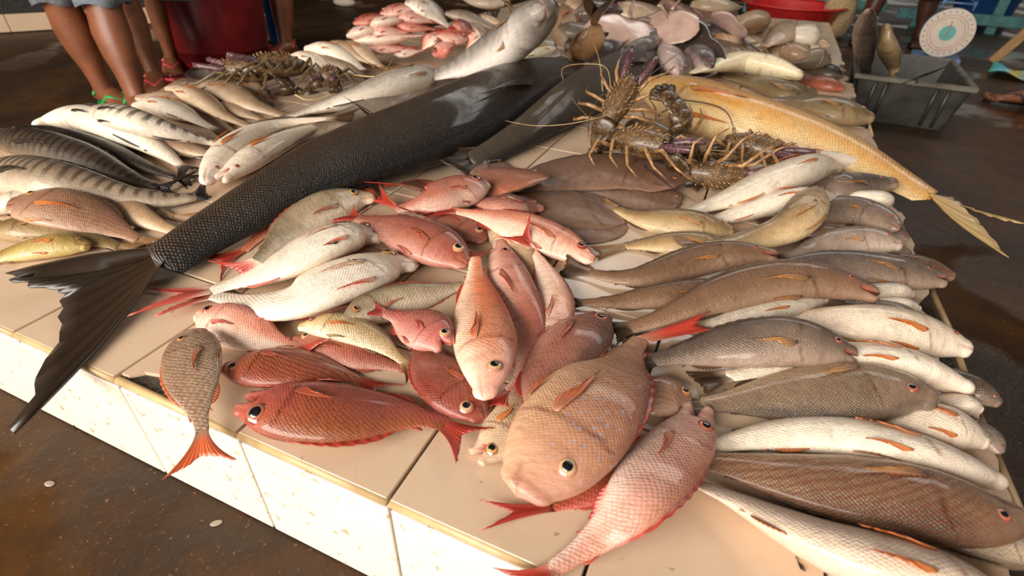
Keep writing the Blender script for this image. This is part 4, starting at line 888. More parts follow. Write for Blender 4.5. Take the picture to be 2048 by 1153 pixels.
["fish","black fish at the right edge of slab near the grey crate","","croaker","blackfish",[[1.1526,2.2447,0.0146],[1.1341,2.2474,0.0173],[1.1126,2.2485,0.0209],[1.0943,2.2546,0.0222],[1.0739,2.2666,0.0208],[1.0563,2.2786,0.0177],[1.0386,2.2896,0.014],[1.0176,2.2963,0.0104],[0.9985,2.2954,0.0089]],0.07,60,60,{"fins":"none"}],
["fish","reddish brown fish at the right edge of slab near the grey crate","","croaker","redbrown",[[1.1416,2.0262,0.0134],[1.1221,2.0291,0.0158],[1.0994,2.0303,0.0191],[1.0803,2.0381,0.0204],[1.0591,2.0567,0.0191],[1.0408,2.0784,0.0163],[1.0221,2.1015,0.0129],[0.9999,2.1242,0.0096],[0.9795,2.1377,0.0081]],0.064,60,60,{"fins":"none"}],
["fish","olive fish showing under the cream-coloured fish","","croaker","olive",[[0.9949,2.0296,0.0113],[0.9701,2.0044,0.0133],[0.9421,1.9728,0.016],[0.9182,1.9543,0.0168],[0.8913,1.9494,0.0156],[0.8676,1.9583,0.0132],[0.8434,1.9739,0.0102],[0.8151,1.9914,0.0074],[0.7898,1.9999,0.0062]],0.058,70,70,{"fins":"none"}],
["fish","olive brown fish with white lip reaching past slab toward the grey crate","","croaker","olivebr",[[1.1889,1.6327,0.0216],[1.1518,1.6289,0.0254],[1.1085,1.6213,0.0306],[1.0718,1.6244,0.0323],[1.0309,1.6434,0.03],[0.9947,1.6691,0.0253],[0.9571,1.695,0.0196],[0.9119,1.7139,0.0142],[0.8706,1.7195,0.0118]],0.1114,70,70,{"fins":"few"}],
["fish","olive fish with orange-ringed eye behind the golden yellow fish","","croaker","olivebr",[[1.0424,1.9065,0.0173],[1.0049,1.854,0.0204],[0.9632,1.8055,0.0246],[0.9284,1.8157,0.0261],[0.8891,1.8691,0.0245],[0.8526,1.9179,0.0209],[0.814,1.9559,0.0165],[0.7681,1.9898,0.0123],[0.7266,2.0117,0.0104]],0.0818,60,60,{"fins":"few"}],
["fish","cream-white fish, belly up, behind the golden yellow fish","","croaker","cream",[[0.9867,1.9463,0.055],[0.9437,1.978,0.0568],[0.8924,2.0096,0.0588],[0.8456,2.0303,0.06],[0.7907,2.0467,0.06],[0.7443,2.0177,0.06],[0.7031,1.9553,0.0576],[0.6609,1.872,0.0536],[0.6252,1.8052,0.05]],0.1342,115,95,{"fins":"none"}],
["fish","brown sole tail end beside the second dark fish","","sole","sole",[[0.3836,0.792,0.0035],[0.3678,0.7939,0.0041],[0.3505,0.794,0.0054],[0.3359,0.7928,0.0074],[0.321,0.7884,0.0123],[0.2992,0.8037,0.0097],[0.274,0.8262,0.0056],[0.2464,0.8495,0.0032],[0.2232,0.8668,0.0025]],0.1052,88,88,{"fins":"none"}],
["fish","brown sole half hidden under the large sole at right","","sole","sole",[[0.7564,0.815,0.0047],[0.7322,0.8173,0.0054],[0.7042,0.8186,0.0065],[0.6797,0.8162,0.0069],[0.6519,0.8104,0.0068],[0.6278,0.8039,0.0062],[0.604,0.7959,0.0054],[0.5774,0.7842,0.0043],[0.5543,0.7731,0.0037]],0.1401,88,88,{"fins":"none"}],
["fish","brown sole edge curled above the pink snapper snout","","sole","sole",[[0.666,0.6818,0.0023],[0.655,0.6595,0.0027],[0.6423,0.6356,0.0032],[0.6294,0.6199,0.0034],[0.6133,0.6064,0.0033],[0.5982,0.5979,0.0031],[0.5819,0.593,0.0026],[0.5625,0.5899,0.0021],[0.5455,0.5867,0.0018]],0.0693,88,88,{"fins":"none"}],
["fish","brown rounded sole in front of the large sole","","sole","sole",[[0.6472,0.7469,0.0056],[0.6244,0.7214,0.0066],[0.5976,0.6964,0.0079],[0.5713,0.6854,0.0081],[0.5388,0.6804,0.0076],[0.5083,0.6816,0.0069],[0.4767,0.6842,0.0059],[0.441,0.6835,0.0047],[0.4098,0.6813,0.004]],0.1544,88,88,{"fins":"none"}],
["fish","large brown sole curving in front of the lobsters","","sole","sole",[[0.7314,0.8564,0.0184],[0.6879,0.8867,0.0187],[0.6366,0.8997,0.0183],[0.593,0.8941,0.0166],[0.5471,0.8709,0.0134],[0.5103,0.8418,0.0105],[0.4779,0.8038,0.009],[0.4454,0.7545,0.0091],[0.4192,0.7108,0.0098]],0.1886,88,88,{"fins":"none"}],
["fish","reddish oval flatfish with orange eye beside the large sole","","sole","solered",[[0.4232,0.794,0.0223],[0.4152,0.7684,0.0248],[0.4067,0.7394,0.0277],[0.3984,0.7183,0.0275],[0.3874,0.7002,0.0231],[0.3772,0.6869,0.0177],[0.3684,0.6713,0.0131],[0.361,0.6495,0.0096],[0.3561,0.6281,0.0081]],0.1864,-80,-80,{"fins":"none","eye":"up"}],
["fish","beige striped snapper wedged under the pink snappers","","snapper","beige",[[0.4462,0.5276,0.0084],[0.4654,0.5271,0.0102],[0.4897,0.518,0.0128],[0.5108,0.5027,0.0138],[0.5327,0.4851,0.0129],[0.55,0.4703,0.0108],[0.5659,0.4548,0.0082],[0.5833,0.4362,0.0057],[0.5984,0.4193,0.0047]],0.0601,-70,-70,{"fins":"few"}],
["fish","dark snapper with red-ringed eye below the soles","","snapper","darkred",[[0.523,0.6404,0.0181],[0.5056,0.635,0.02],[0.4885,0.6217,0.0258],[0.476,0.6042,0.033],[0.4587,0.5927,0.0357],[0.4374,0.5961,0.0307],[0.4141,0.6027,0.0241],[0.3893,0.6053,0.0192],[0.3694,0.6033,0.0172]],0.0621,80,80,{"fins":"few"}],
["fish","thin red-tailed snapper behind the pink one at the top of pile","","snapper","redbrown",[[0.3053,0.6678,0.0056],[0.2956,0.661,0.0069],[0.2849,0.6526,0.0086],[0.2745,0.6472,0.0092],[0.261,0.6437,0.0086],[0.2492,0.6405,0.0084],[0.243,0.6289,0.0128],[0.2597,0.5815,0.0362],[0.2939,0.5143,0.0709]],0.047,80,80,{"fins":"few","tv":[-0.1096,0.0497,-0.04]}],
["fish","red snapper tucked behind the big-eyed red one, top of pile","","snapper","red",[[0.4669,0.4895,0.0083],[0.4482,0.4988,0.0101],[0.4267,0.5084,0.0126],[0.4069,0.5153,0.0135],[0.3829,0.5229,0.0124],[0.3609,0.5295,0.0103],[0.3392,0.5342,0.0081],[0.3174,0.5334,0.0079],[0.3144,0.5087,0.0222]],0.0688,80,80,{"fins":"few"}],
["fish","deep red snapper lying under the yellowish fish","","snapper","red",[[0.3499,0.1438,0.0061],[0.3702,0.1468,0.0074],[0.3937,0.1497,0.0092],[0.4141,0.1511,0.0098],[0.4366,0.1524,0.0091],[0.4551,0.1544,0.0074],[0.473,0.1574,0.0055],[0.4934,0.1606,0.0037],[0.5117,0.1628,0.0029]],0.0503,-80,-80,{"fins":"few"}],
["fish","red-tailed snapper mostly hidden under the large bream","","snapper","redsolid",[[0.8251,0.1482,0.0042],[0.8097,0.127,0.006],[0.795,0.1073,0.0068],[0.7819,0.0912,0.0055],[0.7675,0.0751,0.0033],[0.7525,0.06,0.002]],0.035,80,80,{"fins":"few","tv":[-0.0543,-0.0347,0.004]}],
["fish","small reddish snapper head peeking between large bream and grey croaker","","snapper","pinkbrown",[[0.857,0.2575,0.0069],[0.8401,0.2572,0.0098],[0.8235,0.249,0.0112],[0.8096,0.2397,0.0091],[0.7949,0.2295,0.0054],[0.7806,0.2174,0.0033]],0.0577,80,80,{"fins":"none"}],
["fish","beige snapper with wide open mouth left of the large bream","","snapper","beige",[[0.6592,0.0736,0.008],[0.6658,0.0859,0.0097],[0.6724,0.1008,0.0121],[0.6761,0.1162,0.013],[0.6781,0.1369,0.012],[0.6769,0.1576,0.0098],[0.6735,0.1801,0.0073],[0.6674,0.2068,0.0049],[0.6609,0.2305,0.0039]],0.0665,80,80,{"mouth":0.9,"fins":"few"}],
["fish","orange red fish squeezed under the white snapper","","snapper","orange",[[0.3824,0.3114,0.005],[0.3725,0.2889,0.0061],[0.3618,0.2639,0.0076],[0.3514,0.2442,0.0081],[0.3381,0.224,0.0074],[0.3262,0.2073,0.0061],[0.3141,0.1913,0.0045],[0.2999,0.1739,0.003],[0.2877,0.159,0.0024]],0.0412,80,80,{"fins":"few","tv":[-0.0171,-0.0181,0.0036]}],
["fish","yellowish pale fish with pointed tail in the middle of the red pile","","snapper","yellowish",[[0.3512,0.1579,0.0176],[0.3674,0.1664,0.0202],[0.3885,0.1733,0.0236],[0.4082,0.1767,0.0247],[0.4299,0.1799,0.0229],[0.4483,0.1813,0.0192],[0.4669,0.1805,0.0148],[0.489,0.1756,0.0107],[0.5091,0.1689,0.0088]],0.0512,-90,-90,{"fins":"few"}],
["fish","long orange red snapper arched along the huge black fish","","snapper","orange",[[0.2062,0.5452,0.0063],[0.1546,0.5611,0.008],[0.1089,0.5535,0.0105],[0.0926,0.5174,0.0114],[0.0831,0.4709,0.0102],[0.0829,0.4274,0.0079],[0.0915,0.3814,0.0055],[0.1032,0.331,0.0036],[0.1136,0.2896,0.0029]],0.0614,80,80,{"tv":[-0.0107,-0.068,0.0031]}],
["fish","white snapper with long pink forked tail, the upper of two","","snapper","whitepink",[[0.3204,0.4008,0.0203],[0.2848,0.3906,0.0242],[0.2635,0.3546,0.0291],[0.2524,0.3185,0.0301],[0.2407,0.2804,0.0266],[0.224,0.2539,0.021],[0.2051,0.23,0.0149],[0.1826,0.2043,0.0095],[0.1653,0.1809,0.0072]],0.1302,120,95,{"tail":{"len":0.36,"spread":0.15,"fork":0.6},"tv":[-0.0546,-0.0529,-0.0012]}],
["fish","olive-backed white snapper with dark eye above the two white ones","","snapper","olivewhite",[[0.2013,0.5402,0.0139],[0.1789,0.5187,0.0165],[0.165,0.4822,0.0203],[0.1611,0.4449,0.0219],[0.1597,0.4032,0.0212],[0.162,0.3666,0.0205],[0.1713,0.3265,0.0234],[0.189,0.2784,0.0306],[0.2024,0.2411,0.035]],0.0797,60,60,{"tv":[-0.038,-0.0289,-0.029]}],
["fish","white snapper with grey brow and brown blotch, the lower of two","","snapper","whitepink",[[0.4104,0.3638,0.0143],[0.3764,0.3445,0.0182],[0.3568,0.3004,0.0252],[0.3451,0.2604,0.0303],[0.3292,0.2217,0.0298],[0.3096,0.1953,0.0231],[0.2737,0.183,0.0155],[0.2267,0.1749,0.0108],[0.1848,0.1691,0.01]],0.1192,100,100,{"eye":"both","tv":[-0.0496,-0.036,-0.004]}],
["fish","grey-brown and white fish with snout lying on the yellowish fish","","snapper","olivewhite",[[0.4117,0.1787,0.0315],[0.4147,0.2025,0.0272],[0.4182,0.2323,0.02],[0.4274,0.2536,0.0168],[0.4413,0.2754,0.0148],[0.4544,0.2947,0.0125],[0.4674,0.3153,0.0097],[0.4826,0.3397,0.0069],[0.4972,0.3604,0.0057]],0.0565,-60,-60,{"fins":"few"}],
["fish","red and white snapper facing left beside the lone grey bream","","snapper","redwhite",[[0.1953,0.1278,0.009],[0.219,0.1279,0.0109],[0.2467,0.1267,0.0137],[0.2699,0.1253,0.0147],[0.2932,0.1252,0.0138],[0.3112,0.127,0.0116],[0.3285,0.1294,0.0088],[0.3486,0.1317,0.0064],[0.3672,0.1328,0.0054]],0.0642,-70,-70,{"tv":[0.0501,-0.0077,0.0195]}],
["fish","pink snapper at the top of red pile pointing up right","","snapper","pinkred",[[0.3944,0.6557,0.0398],[0.3826,0.6315,0.0399],[0.3672,0.6087,0.0381],[0.3539,0.5892,0.0368],[0.342,0.5624,0.0382],[0.329,0.5445,0.0364],[0.3101,0.536,0.0292],[0.2877,0.5272,0.0205],[0.2725,0.5129,0.017]],0.0904,75,75,{"tv":[-0.0849,0.0389,0.0011]}],
["fish","pink orange snapper pointing down right toward the brown croakers","","snapper","pinkorange",[[0.6612,0.5088,0.01],[0.631,0.5195,0.0125],[0.5964,0.5268,0.0181],[0.5669,0.5273,0.0253],[0.5331,0.5248,0.0328],[0.5002,0.5283,0.0343],[0.4646,0.5349,0.0325],[0.4247,0.5366,0.0311],[0.3913,0.533,0.0309]],0.0831,80,80,{}],
["fish","big-eyed deep red snapper in the upper middle of the pile","","snapper","red",[[0.4862,0.3888,0.0214],[0.4597,0.3993,0.024],[0.4294,0.4077,0.0277],[0.4013,0.4144,0.0293],[0.3679,0.4207,0.0294],[0.3397,0.4232,0.031],[0.3138,0.4218,0.0349],[0.2742,0.4308,0.0305],[0.2375,0.4389,0.025]],0.0947,80,80,{}],
["fish","pale pink snapper hanging head down with dark red tail up","","snapper","palepink",[[0.6719,0.2423,0.0069],[0.6677,0.2682,0.0085],[0.6623,0.2994,0.0105],[0.6553,0.3298,0.0113],[0.6435,0.3683,0.0109],[0.6271,0.4011,0.0108],[0.6077,0.4304,0.0128],[0.5832,0.4603,0.0171],[0.5589,0.4857,0.0204]],0.0575,80,80,{"tv":[-0.0331,0.0061,0.03]}],
["fish","pink red snapper head up between the orange one and pale one","","snapper","pinkred",[[0.4958,0.4895,0.0197],[0.5241,0.4414,0.0154],[0.559,0.3912,0.0143],[0.5882,0.3516,0.0148],[0.6183,0.311,0.0151],[0.6374,0.2765,0.0133],[0.6496,0.2438,0.01],[0.6547,0.2076,0.0069],[0.6509,0.1788,0.0056]],0.0689,-80,-80,{"tv":[0.0027,-0.0483,0.0125]}],
["fish","dark red snapper with blue cheek line and open mouth","","snapper","darkred",[[0.7164,0.3668,0.0162],[0.709,0.3299,0.0214],[0.7026,0.289,0.028],[0.6972,0.2598,0.0294],[0.6922,0.2321,0.0262],[0.6903,0.2081,0.0237],[0.6921,0.1823,0.0239],[0.698,0.1532,0.0258],[0.7057,0.1308,0.027]],0.09,-80,-80,{"mouth":0.55}],
["fish","dusky red snapper facing down right beside the orange one","","snapper","red",[[0.6465,0.1232,0.0123],[0.6315,0.1305,0.0126],[0.6141,0.1386,0.0136],[0.598,0.1462,0.014],[0.5781,0.1575,0.0127],[0.5594,0.1701,0.0103],[0.5397,0.1846,0.0075],[0.5167,0.2027,0.005],[0.4965,0.2191,0.0039]],0.0746,-85,-85,{"tv":[-0.0314,0.0279,0.0021]}],
["fish","rosy snapper with white-ringed eye and gaping round mouth","","snapper","redpink",[[0.5596,0.1986,0.0298],[0.5376,0.2074,0.0305],[0.512,0.2183,0.027],[0.4867,0.227,0.0216],[0.4616,0.231,0.0198],[0.4421,0.2266,0.0251]],0.0677,80,80,{"mouth":1.0,"fins":"few"}],
["fish","large red snapper with huge eye lying along the front slab edge","","snapper","redsolid",[[0.3791,0.0278,0.0101],[0.4092,0.0351,0.0123],[0.4429,0.0435,0.0153],[0.4703,0.0521,0.0163],[0.4995,0.0637,0.0149],[0.5235,0.0757,0.0124],[0.5483,0.0874,0.0107],[0.5795,0.0966,0.012],[0.609,0.0989,0.0145]],0.089,88,88,{"mouth":0.45,"bigeye":1.25,"dorsal":0.13,"eyeat":[0.165,52],"tv":[0.0464,-0.0154,0.0062]}],
["fish","brick red streaked snapper lying above the large red one","","snapper","redbrown",[[0.3137,0.0627,0.0082],[0.332,0.0712,0.01],[0.354,0.08,0.0125],[0.3731,0.0875,0.0137],[0.394,0.0967,0.0144],[0.4121,0.1047,0.0143],[0.4305,0.1117,0.0125],[0.4519,0.1181,0.0084],[0.473,0.1196,0.0059]],0.0711,85,85,{"tv":[0.0492,-0.0046,0.0001]}],
["fish","lone grey pink bream hanging its orange tail over the front edge","","bream","greypink",[[0.2486,0.0862,0.03],[0.267,0.0686,0.03],[0.2877,0.05,0.03],[0.306,0.0351,0.03],[0.3253,0.0202,0.0289],[0.3409,0.0085,0.0272],[0.3544,-0.0013,0.0236],[0.3684,-0.0116,0.0187],[0.3795,-0.0202,0.014]],0.0659,88,88,{"tail":{"len":0.3,"spread":0.2,"fork":0.35},"tv":[0.0349,-0.0333,0.0]}],
["fish","bright orange snapper lying vertically atop the red pile, head down","","snapper","orangesn",[[0.6456,0.1252,0.0438],[0.6377,0.1484,0.0451],[0.6238,0.1793,0.0432],[0.6061,0.2119,0.0372],[0.5818,0.2517,0.0301],[0.5595,0.2884,0.0255],[0.5367,0.3268,0.0227],[0.5108,0.3707,0.0232],[0.4913,0.4071,0.0286]],0.0832,80,80,{"tail":{"len":0.1,"spread":0.1,"fork":0.2},"tv":[-0.0435,0.0812,-0.0226]}],
["fish","white-throated fish head with dark jaw under the dark croaker, far right","","croaker","whitep",[[1.1503,0.9861,0.0179],[1.1209,0.9673,0.0232],[1.0942,0.9579,0.0243],[1.0729,0.9619,0.0187],[1.0495,0.9672,0.011],[1.0238,0.9628,0.0068]],0.0766,140,95,{"fins":"none"}],
["fish","dark fish head below the silver croaker at right slab edge","","croaker","darkcr",[[1.1612,0.7911,0.0091],[1.1382,0.7794,0.0122],[1.1165,0.7715,0.0134],[1.0986,0.771,0.0109],[1.0794,0.7726,0.0068],[1.059,0.7703,0.0045]],0.0501,100,100,{"fins":"none"}],
["fish","small dark fish head beside the silver croaker at slab edge","","croaker","darkcr",[[1.1708,0.8541,0.008],[1.1533,0.8588,0.0107],[1.1354,0.8629,0.0121],[1.1195,0.8682,0.0102],[1.1023,0.8748,0.0068],[1.0838,0.8782,0.0048]],0.0382,60,60,{"fins":"none"}],
["fish","brown fish with red eye between curled fish and silver croaker","","croaker","croaker",[[1.045,0.8063,0.0131],[1.0243,0.786,0.0176],[1.005,0.7691,0.0197],[0.9896,0.7603,0.0164],[0.9737,0.7523,0.0109],[0.957,0.7392,0.0078]],0.0625,-60,-60,{"fins":"none"}],
["fish","white fish belly up alongside the golden tail","","croaker","whitep",[[1.1572,1.1618,0.019],[1.1146,1.1667,0.0222],[1.0632,1.1621,0.0258],[1.018,1.1551,0.0258],[0.9663,1.1391,0.0221],[0.9217,1.1111,0.0174],[0.8784,1.074,0.0128],[0.8316,1.0194,0.0088],[0.7932,0.9652,0.007]],0.0762,150,95,{"fins":"orange"}],
["fish","dark grey croaker pointing right below the golden tail","","croaker","darkcr",[[1.1687,1.0623,0.0381],[1.1369,1.0494,0.0338],[1.0969,1.019,0.0342],[1.0575,0.9666,0.044],[1.0259,0.9728,0.0306],[0.9963,0.9641,0.0215],[0.9655,0.9479,0.0148],[0.929,0.9263,0.0105],[0.8967,0.9037,0.0089]],0.0698,60,60,{}],
["fish","white fish belly up with two orange fins, second from golden tail","","croaker","whitep",[[1.0534,1.0937,0.0313],[1.0129,1.0544,0.0364],[0.9684,0.9961,0.0426],[0.9339,0.9455,0.0434],[0.8985,0.9007,0.0382],[0.8699,0.8666,0.0303],[0.8412,0.8375,0.0221],[0.8081,0.804,0.0147],[0.7798,0.7688,0.0115]],0.1248,150,95,{"fins":"orange"}],
["fish","dark croaker curving downward at right, beside the curled fish","","croaker","darkcr",[[1.1428,0.8327,0.0306],[1.126,0.8627,0.0295],[1.1035,0.8916,0.026],[1.0801,0.9056,0.0228],[1.0496,0.8986,0.0196],[1.0224,0.8806,0.0165],[0.9956,0.8642,0.013],[0.9649,0.8425,0.0097],[0.938,0.8206,0.0082]],0.0646,60,60,{}],
["fish","white fish belly up with large orange fins behind the curled fish","","croaker","whitep",[[1.0423,0.9286,0.0256],[1.0093,0.9033,0.0299],[0.9735,0.8785,0.0316],[0.944,0.8587,0.0292],[0.9118,0.8376,0.0232],[0.8848,0.8149,0.0173],[0.8584,0.7892,0.0123],[0.8283,0.758,0.0084],[0.8026,0.7278,0.0068]],0.085,150,95,{"fins":"orange"}],
["fish","silvery gold croaker facing right next to the soles","","croaker","goldcr",[[0.867,0.7189,0.0142],[0.8422,0.7088,0.0167],[0.8139,0.6973,0.0201],[0.789,0.692,0.0212],[0.7599,0.6917,0.0197],[0.7339,0.6928,0.0169],[0.7072,0.6951,0.0142],[0.6753,0.7034,0.0131],[0.6463,0.7139,0.0133]],0.0732,70,70,{}],
["fish","golden brown croaker with feathery tail beside the pink snout","","croaker","goldcr",[[0.8659,0.6674,0.0112],[0.8454,0.6548,0.0131],[0.8221,0.6398,0.0158],[0.8019,0.6295,0.0167],[0.7787,0.6224,0.0155],[0.7581,0.618,0.013],[0.7377,0.6123,0.0101],[0.7149,0.6026,0.0073],[0.6952,0.5919,0.0061]],0.0574,70,70,{"tv":[-0.038,-0.0435,-0.0001]}],
["fish","curled croaker with head raised and pale throat","","croaker","goldcr",[[0.9972,0.8801,0.062],[0.9838,0.8059,0.0604],[0.9683,0.7524,0.0508],[0.9516,0.7276,0.0385],[0.9271,0.7104,0.0271],[0.9037,0.6945,0.0209],[0.8786,0.6724,0.0205],[0.8494,0.6436,0.0248],[0.8243,0.6219,0.0282]],0.0736,95,80,{"fins":"few"}],
["fish","silver croaker with yellowish side fin at the right slab edge","","croaker","silvercr",[[1.1364,0.7556,0.0358],[1.116,0.7563,0.0356],[1.0932,0.7571,0.0321],[1.0733,0.7553,0.0265],[1.0495,0.7462,0.0213],[1.0278,0.7314,0.0182],[1.0061,0.7137,0.0159],[0.9794,0.6787,0.02],[0.9596,0.6661,0.0146]],0.0691,70,70,{}],
["fish","white fish throat upward behind the big brown croaker head, upper one","","croaker","whitep",[[1.1368,0.6203,0.018],[1.1159,0.6138,0.0188],[1.095,0.6069,0.0196],[1.0759,0.6007,0.0196],[1.0554,0.5946,0.0188],[1.0348,0.5883,0.018]],0.0524,160,95,{"fins":"none"}],
["fish","white fish throat upward behind the big brown croaker head, lower one","","croaker","whitep",[[1.1432,0.5855,0.015],[1.1242,0.5833,0.0158],[1.1048,0.5798,0.0166],[1.0874,0.5773,0.0161],[1.0688,0.5764,0.014],[1.0499,0.5755,0.012]],0.043,160,95,{"fins":"none"}],
["fish","grey fish with a red mouth line above the pale spotted croaker","","croaker","silvercr",[[1.1295,0.5327,0.022],[1.1166,0.544,0.0212],[1.1027,0.5544,0.0204],[1.0884,0.5595,0.0193],[1.0716,0.5616,0.0176],[1.0543,0.5631,0.016]],0.0429,80,80,{"mouth":0.3,"fins":"none"}],
["fish","brown croaker snout peeking behind the one with open red lips","","croaker","croaker",[[1.2183,0.7293,0.0097],[1.201,0.7316,0.0114],[1.18,0.7312,0.0138],[1.1613,0.7296,0.0147],[1.1404,0.7284,0.0141],[1.1219,0.7263,0.0127],[1.103,0.7224,0.0108],[1.0814,0.7172,0.0081],[1.0619,0.7112,0.0066]],0.0461,60,60,{"fins":"none"}],
["fish","dark brown croaker overhanging the right slab edge, red open lips","","croaker","darkcr",[[1.1878,0.6731,0.028],[1.1588,0.6678,0.0299],[1.125,0.6605,0.032],[1.0956,0.6548,0.033],[1.0615,0.6473,0.0339],[1.032,0.6431,0.033],[1.0018,0.6349,0.032],[0.9669,0.6153,0.0309],[0.9366,0.5961,0.03]],0.067,70,70,{"mouth":0.3}],
["fish","brown croaker under the big brown one, tail by the pale pink snapper","","croaker","croaker",[[0.8968,0.5218,0.025],[0.8704,0.5011,0.025],[0.8407,0.4781,0.0249],[0.8151,0.4609,0.0235],[0.7861,0.4422,0.0217],[0.7606,0.4292,0.0179],[0.7352,0.416,0.0141],[0.7054,0.4025,0.0108],[0.6785,0.3926,0.008]],0.044,60,60,{"tail":{"len":0.08,"spread":0.05,"fork":0.1}}],
["fish","slim brown croaker with bent tail above the big brown croaker","","croaker","croaker",[[0.9368,0.5909,0.05],[0.9038,0.5891,0.047],[0.8662,0.5793,0.0409],[0.8342,0.5675,0.032],[0.7996,0.5385,0.0257],[0.7712,0.5084,0.0212],[0.7413,0.4844,0.0176],[0.7028,0.4723,0.0136],[0.6656,0.4738,0.01]],0.0559,60,60,{"mouth":0.3,"tv":[-0.0447,0.0015,-0.004]}],
["fish","white fish with orange fin between big brown croaker and black-backed one","","croaker","whitep",[[1.0099,0.5349,0.026],[0.9819,0.5097,0.026],[0.9507,0.4817,0.026],[0.9244,0.4584,0.0255],[0.8952,0.4335,0.0239],[0.8704,0.4117,0.0225],[0.8456,0.394,0.0203],[0.8168,0.3771,0.0175],[0.7917,0.3626,0.015]],0.0592,140,95,{"fins":"orange"}],
["fish","big brown arched croaker with red eye and open mouth","","croaker","croaker",[[1.0714,0.5379,0.05],[1.0326,0.5381,0.0536],[0.9859,0.5299,0.0576],[0.9443,0.5068,0.0588],[0.8999,0.4753,0.0546],[0.8637,0.442,0.0497],[0.8302,0.4095,0.0418],[0.7939,0.3744,0.0307],[0.7599,0.3514,0.02]],0.0679,65,65,{"mouth":0.35,"tail":{"len":0.07,"spread":0.05,"fork":0.1}}],
["fish","black-backed fish head sticking out past the right slab edge","","croaker","darkcr",[[1.2046,0.4162,0.0081],[1.1881,0.4236,0.0106],[1.1721,0.4327,0.0114],[1.1582,0.4439,0.0091],[1.1412,0.453,0.0056],[1.1219,0.458,0.0036]],0.0343,40,75,{"fins":"none"}],
["fish","pale speckled croaker overhanging the right slab edge","","croaker","palecr",[[1.1829,0.4903,0.026],[1.1583,0.4942,0.0284],[1.1275,0.4931,0.0316],[1.0985,0.4867,0.0352],[1.0661,0.4804,0.036],[1.0378,0.475,0.0352],[1.0101,0.4726,0.0316],[0.9776,0.4661,0.0267],[0.9487,0.4581,0.022]],0.0734,75,75,{"fins":"orange"}],
["fish","white fish with orange fin under the black-backed croaker","","croaker","whitep",[[1.1673,0.407,0.0227],[1.1391,0.412,0.0244],[1.104,0.4137,0.0274],[1.0717,0.4114,0.028],[1.0343,0.4045,0.0242],[1.001,0.3923,0.019],[0.9675,0.3745,0.0138],[0.9292,0.3502,0.0093],[0.8959,0.326,0.0073]],0.0803,140,95,{"fins":"orange"}],
["fish","black-backed croaker with silvery side next to the bream tail","","croaker","darkcr",[[1.0307,0.3792,0.0465],[1.004,0.3786,0.0497],[0.9727,0.3755,0.051],[0.9455,0.3725,0.0475],[0.9148,0.3638,0.0397],[0.8879,0.3552,0.0314],[0.8607,0.3434,0.024],[0.8296,0.3241,0.0187],[0.803,0.3034,0.0168]],0.0686,60,60,{"mouth":0.3}],
["fish","silver grey fish head at the chipped right slab edge","","croaker","silvercr",[[1.1845,0.33,0.0052],[1.1802,0.3392,0.0069],[1.1764,0.3496,0.0076],[1.1735,0.361,0.0063],[1.1703,0.374,0.0039],[1.1661,0.3861,0.0026]],0.0286,80,80,{"fins":"none"}],
["fish","pinkish fish mouth beside the large grey croaker snout","","croaker","whitep",[[1.1737,0.3816,0.016],[1.1641,0.3839,0.016],[1.154,0.3855,0.016],[1.1441,0.385,0.0156],[1.133,0.3836,0.0148],[1.1218,0.382,0.014]],0.0406,150,95,{"mouth":0.4,"fins":"none"}],
["fish","white fish with bright orange fin below the large grey croaker","","croaker","palecr",[[1.1667,0.3277,0.0155],[1.141,0.3324,0.0187],[1.1123,0.3304,0.0198],[1.0868,0.3292,0.0159],[1.0583,0.326,0.0097],[1.0274,0.3175,0.0062]],0.0724,110,95,{"fins":"orange"}],
["fish","large grey croaker with pink-ringed eye beside the pink snapper head","","croaker","greycr",[[1.1088,0.3368,0.0454],[1.0848,0.3426,0.0429],[1.0548,0.3399,0.0366],[1.0275,0.3331,0.0298],[0.995,0.3212,0.0232],[0.9659,0.3082,0.0184],[0.9365,0.2939,0.0139],[0.9026,0.2769,0.0098],[0.8727,0.2604,0.0079]],0.0932,-85,-85,{}],
["fish","long white fish with two orange fins above the big striped croaker","","croaker","whitep",[[1.1657,0.2684,0.0181],[1.1355,0.2676,0.0209],[1.099,0.2643,0.0244],[1.0678,0.2643,0.0249],[1.0315,0.2648,0.0221],[0.9979,0.2604,0.0176],[0.9629,0.2487,0.0129],[0.9225,0.2264,0.0087],[0.8881,0.2017,0.0069]],0.0774,140,95,{"fins":"orange"}],
["fish","white fish head with open red mouth in the lower right corner","","croaker","palecr",[[1.1827,0.2011,0.0087],[1.1549,0.1937,0.0115],[1.1288,0.1896,0.0127],[1.1061,0.1875,0.0104],[1.0809,0.1853,0.0065],[1.0539,0.1812,0.0043]],0.0473,-80,-80,{"mouth":0.6,"fins":"orange"}],
["fish","pale pinkish fish along the bottom edge beneath the big striped croaker","","croaker","whitepk",[[1.142,0.1125,0.0223],[1.1139,0.1126,0.0261],[1.0804,0.1123,0.0312],[1.0503,0.1109,0.0328],[1.0158,0.1103,0.0302],[0.9859,0.1149,0.0252],[0.955,0.1239,0.0195],[0.9165,0.1354,0.0142],[0.8788,0.1418,0.0118]],0.0876,150,120,{"fins":"orange"}],
["fish","big brown wavy-striped croaker at lower right, snout at frame edge","","croaker","bigcr",[[1.1552,0.206,0.0411],[1.1229,0.1958,0.041],[1.0882,0.1908,0.0387],[1.058,0.1888,0.0347],[1.0219,0.1855,0.0289],[0.9888,0.1822,0.0239],[0.9544,0.1799,0.0194],[0.9129,0.1768,0.0153],[0.8746,0.1705,0.0135]],0.0878,-85,-85,{}],
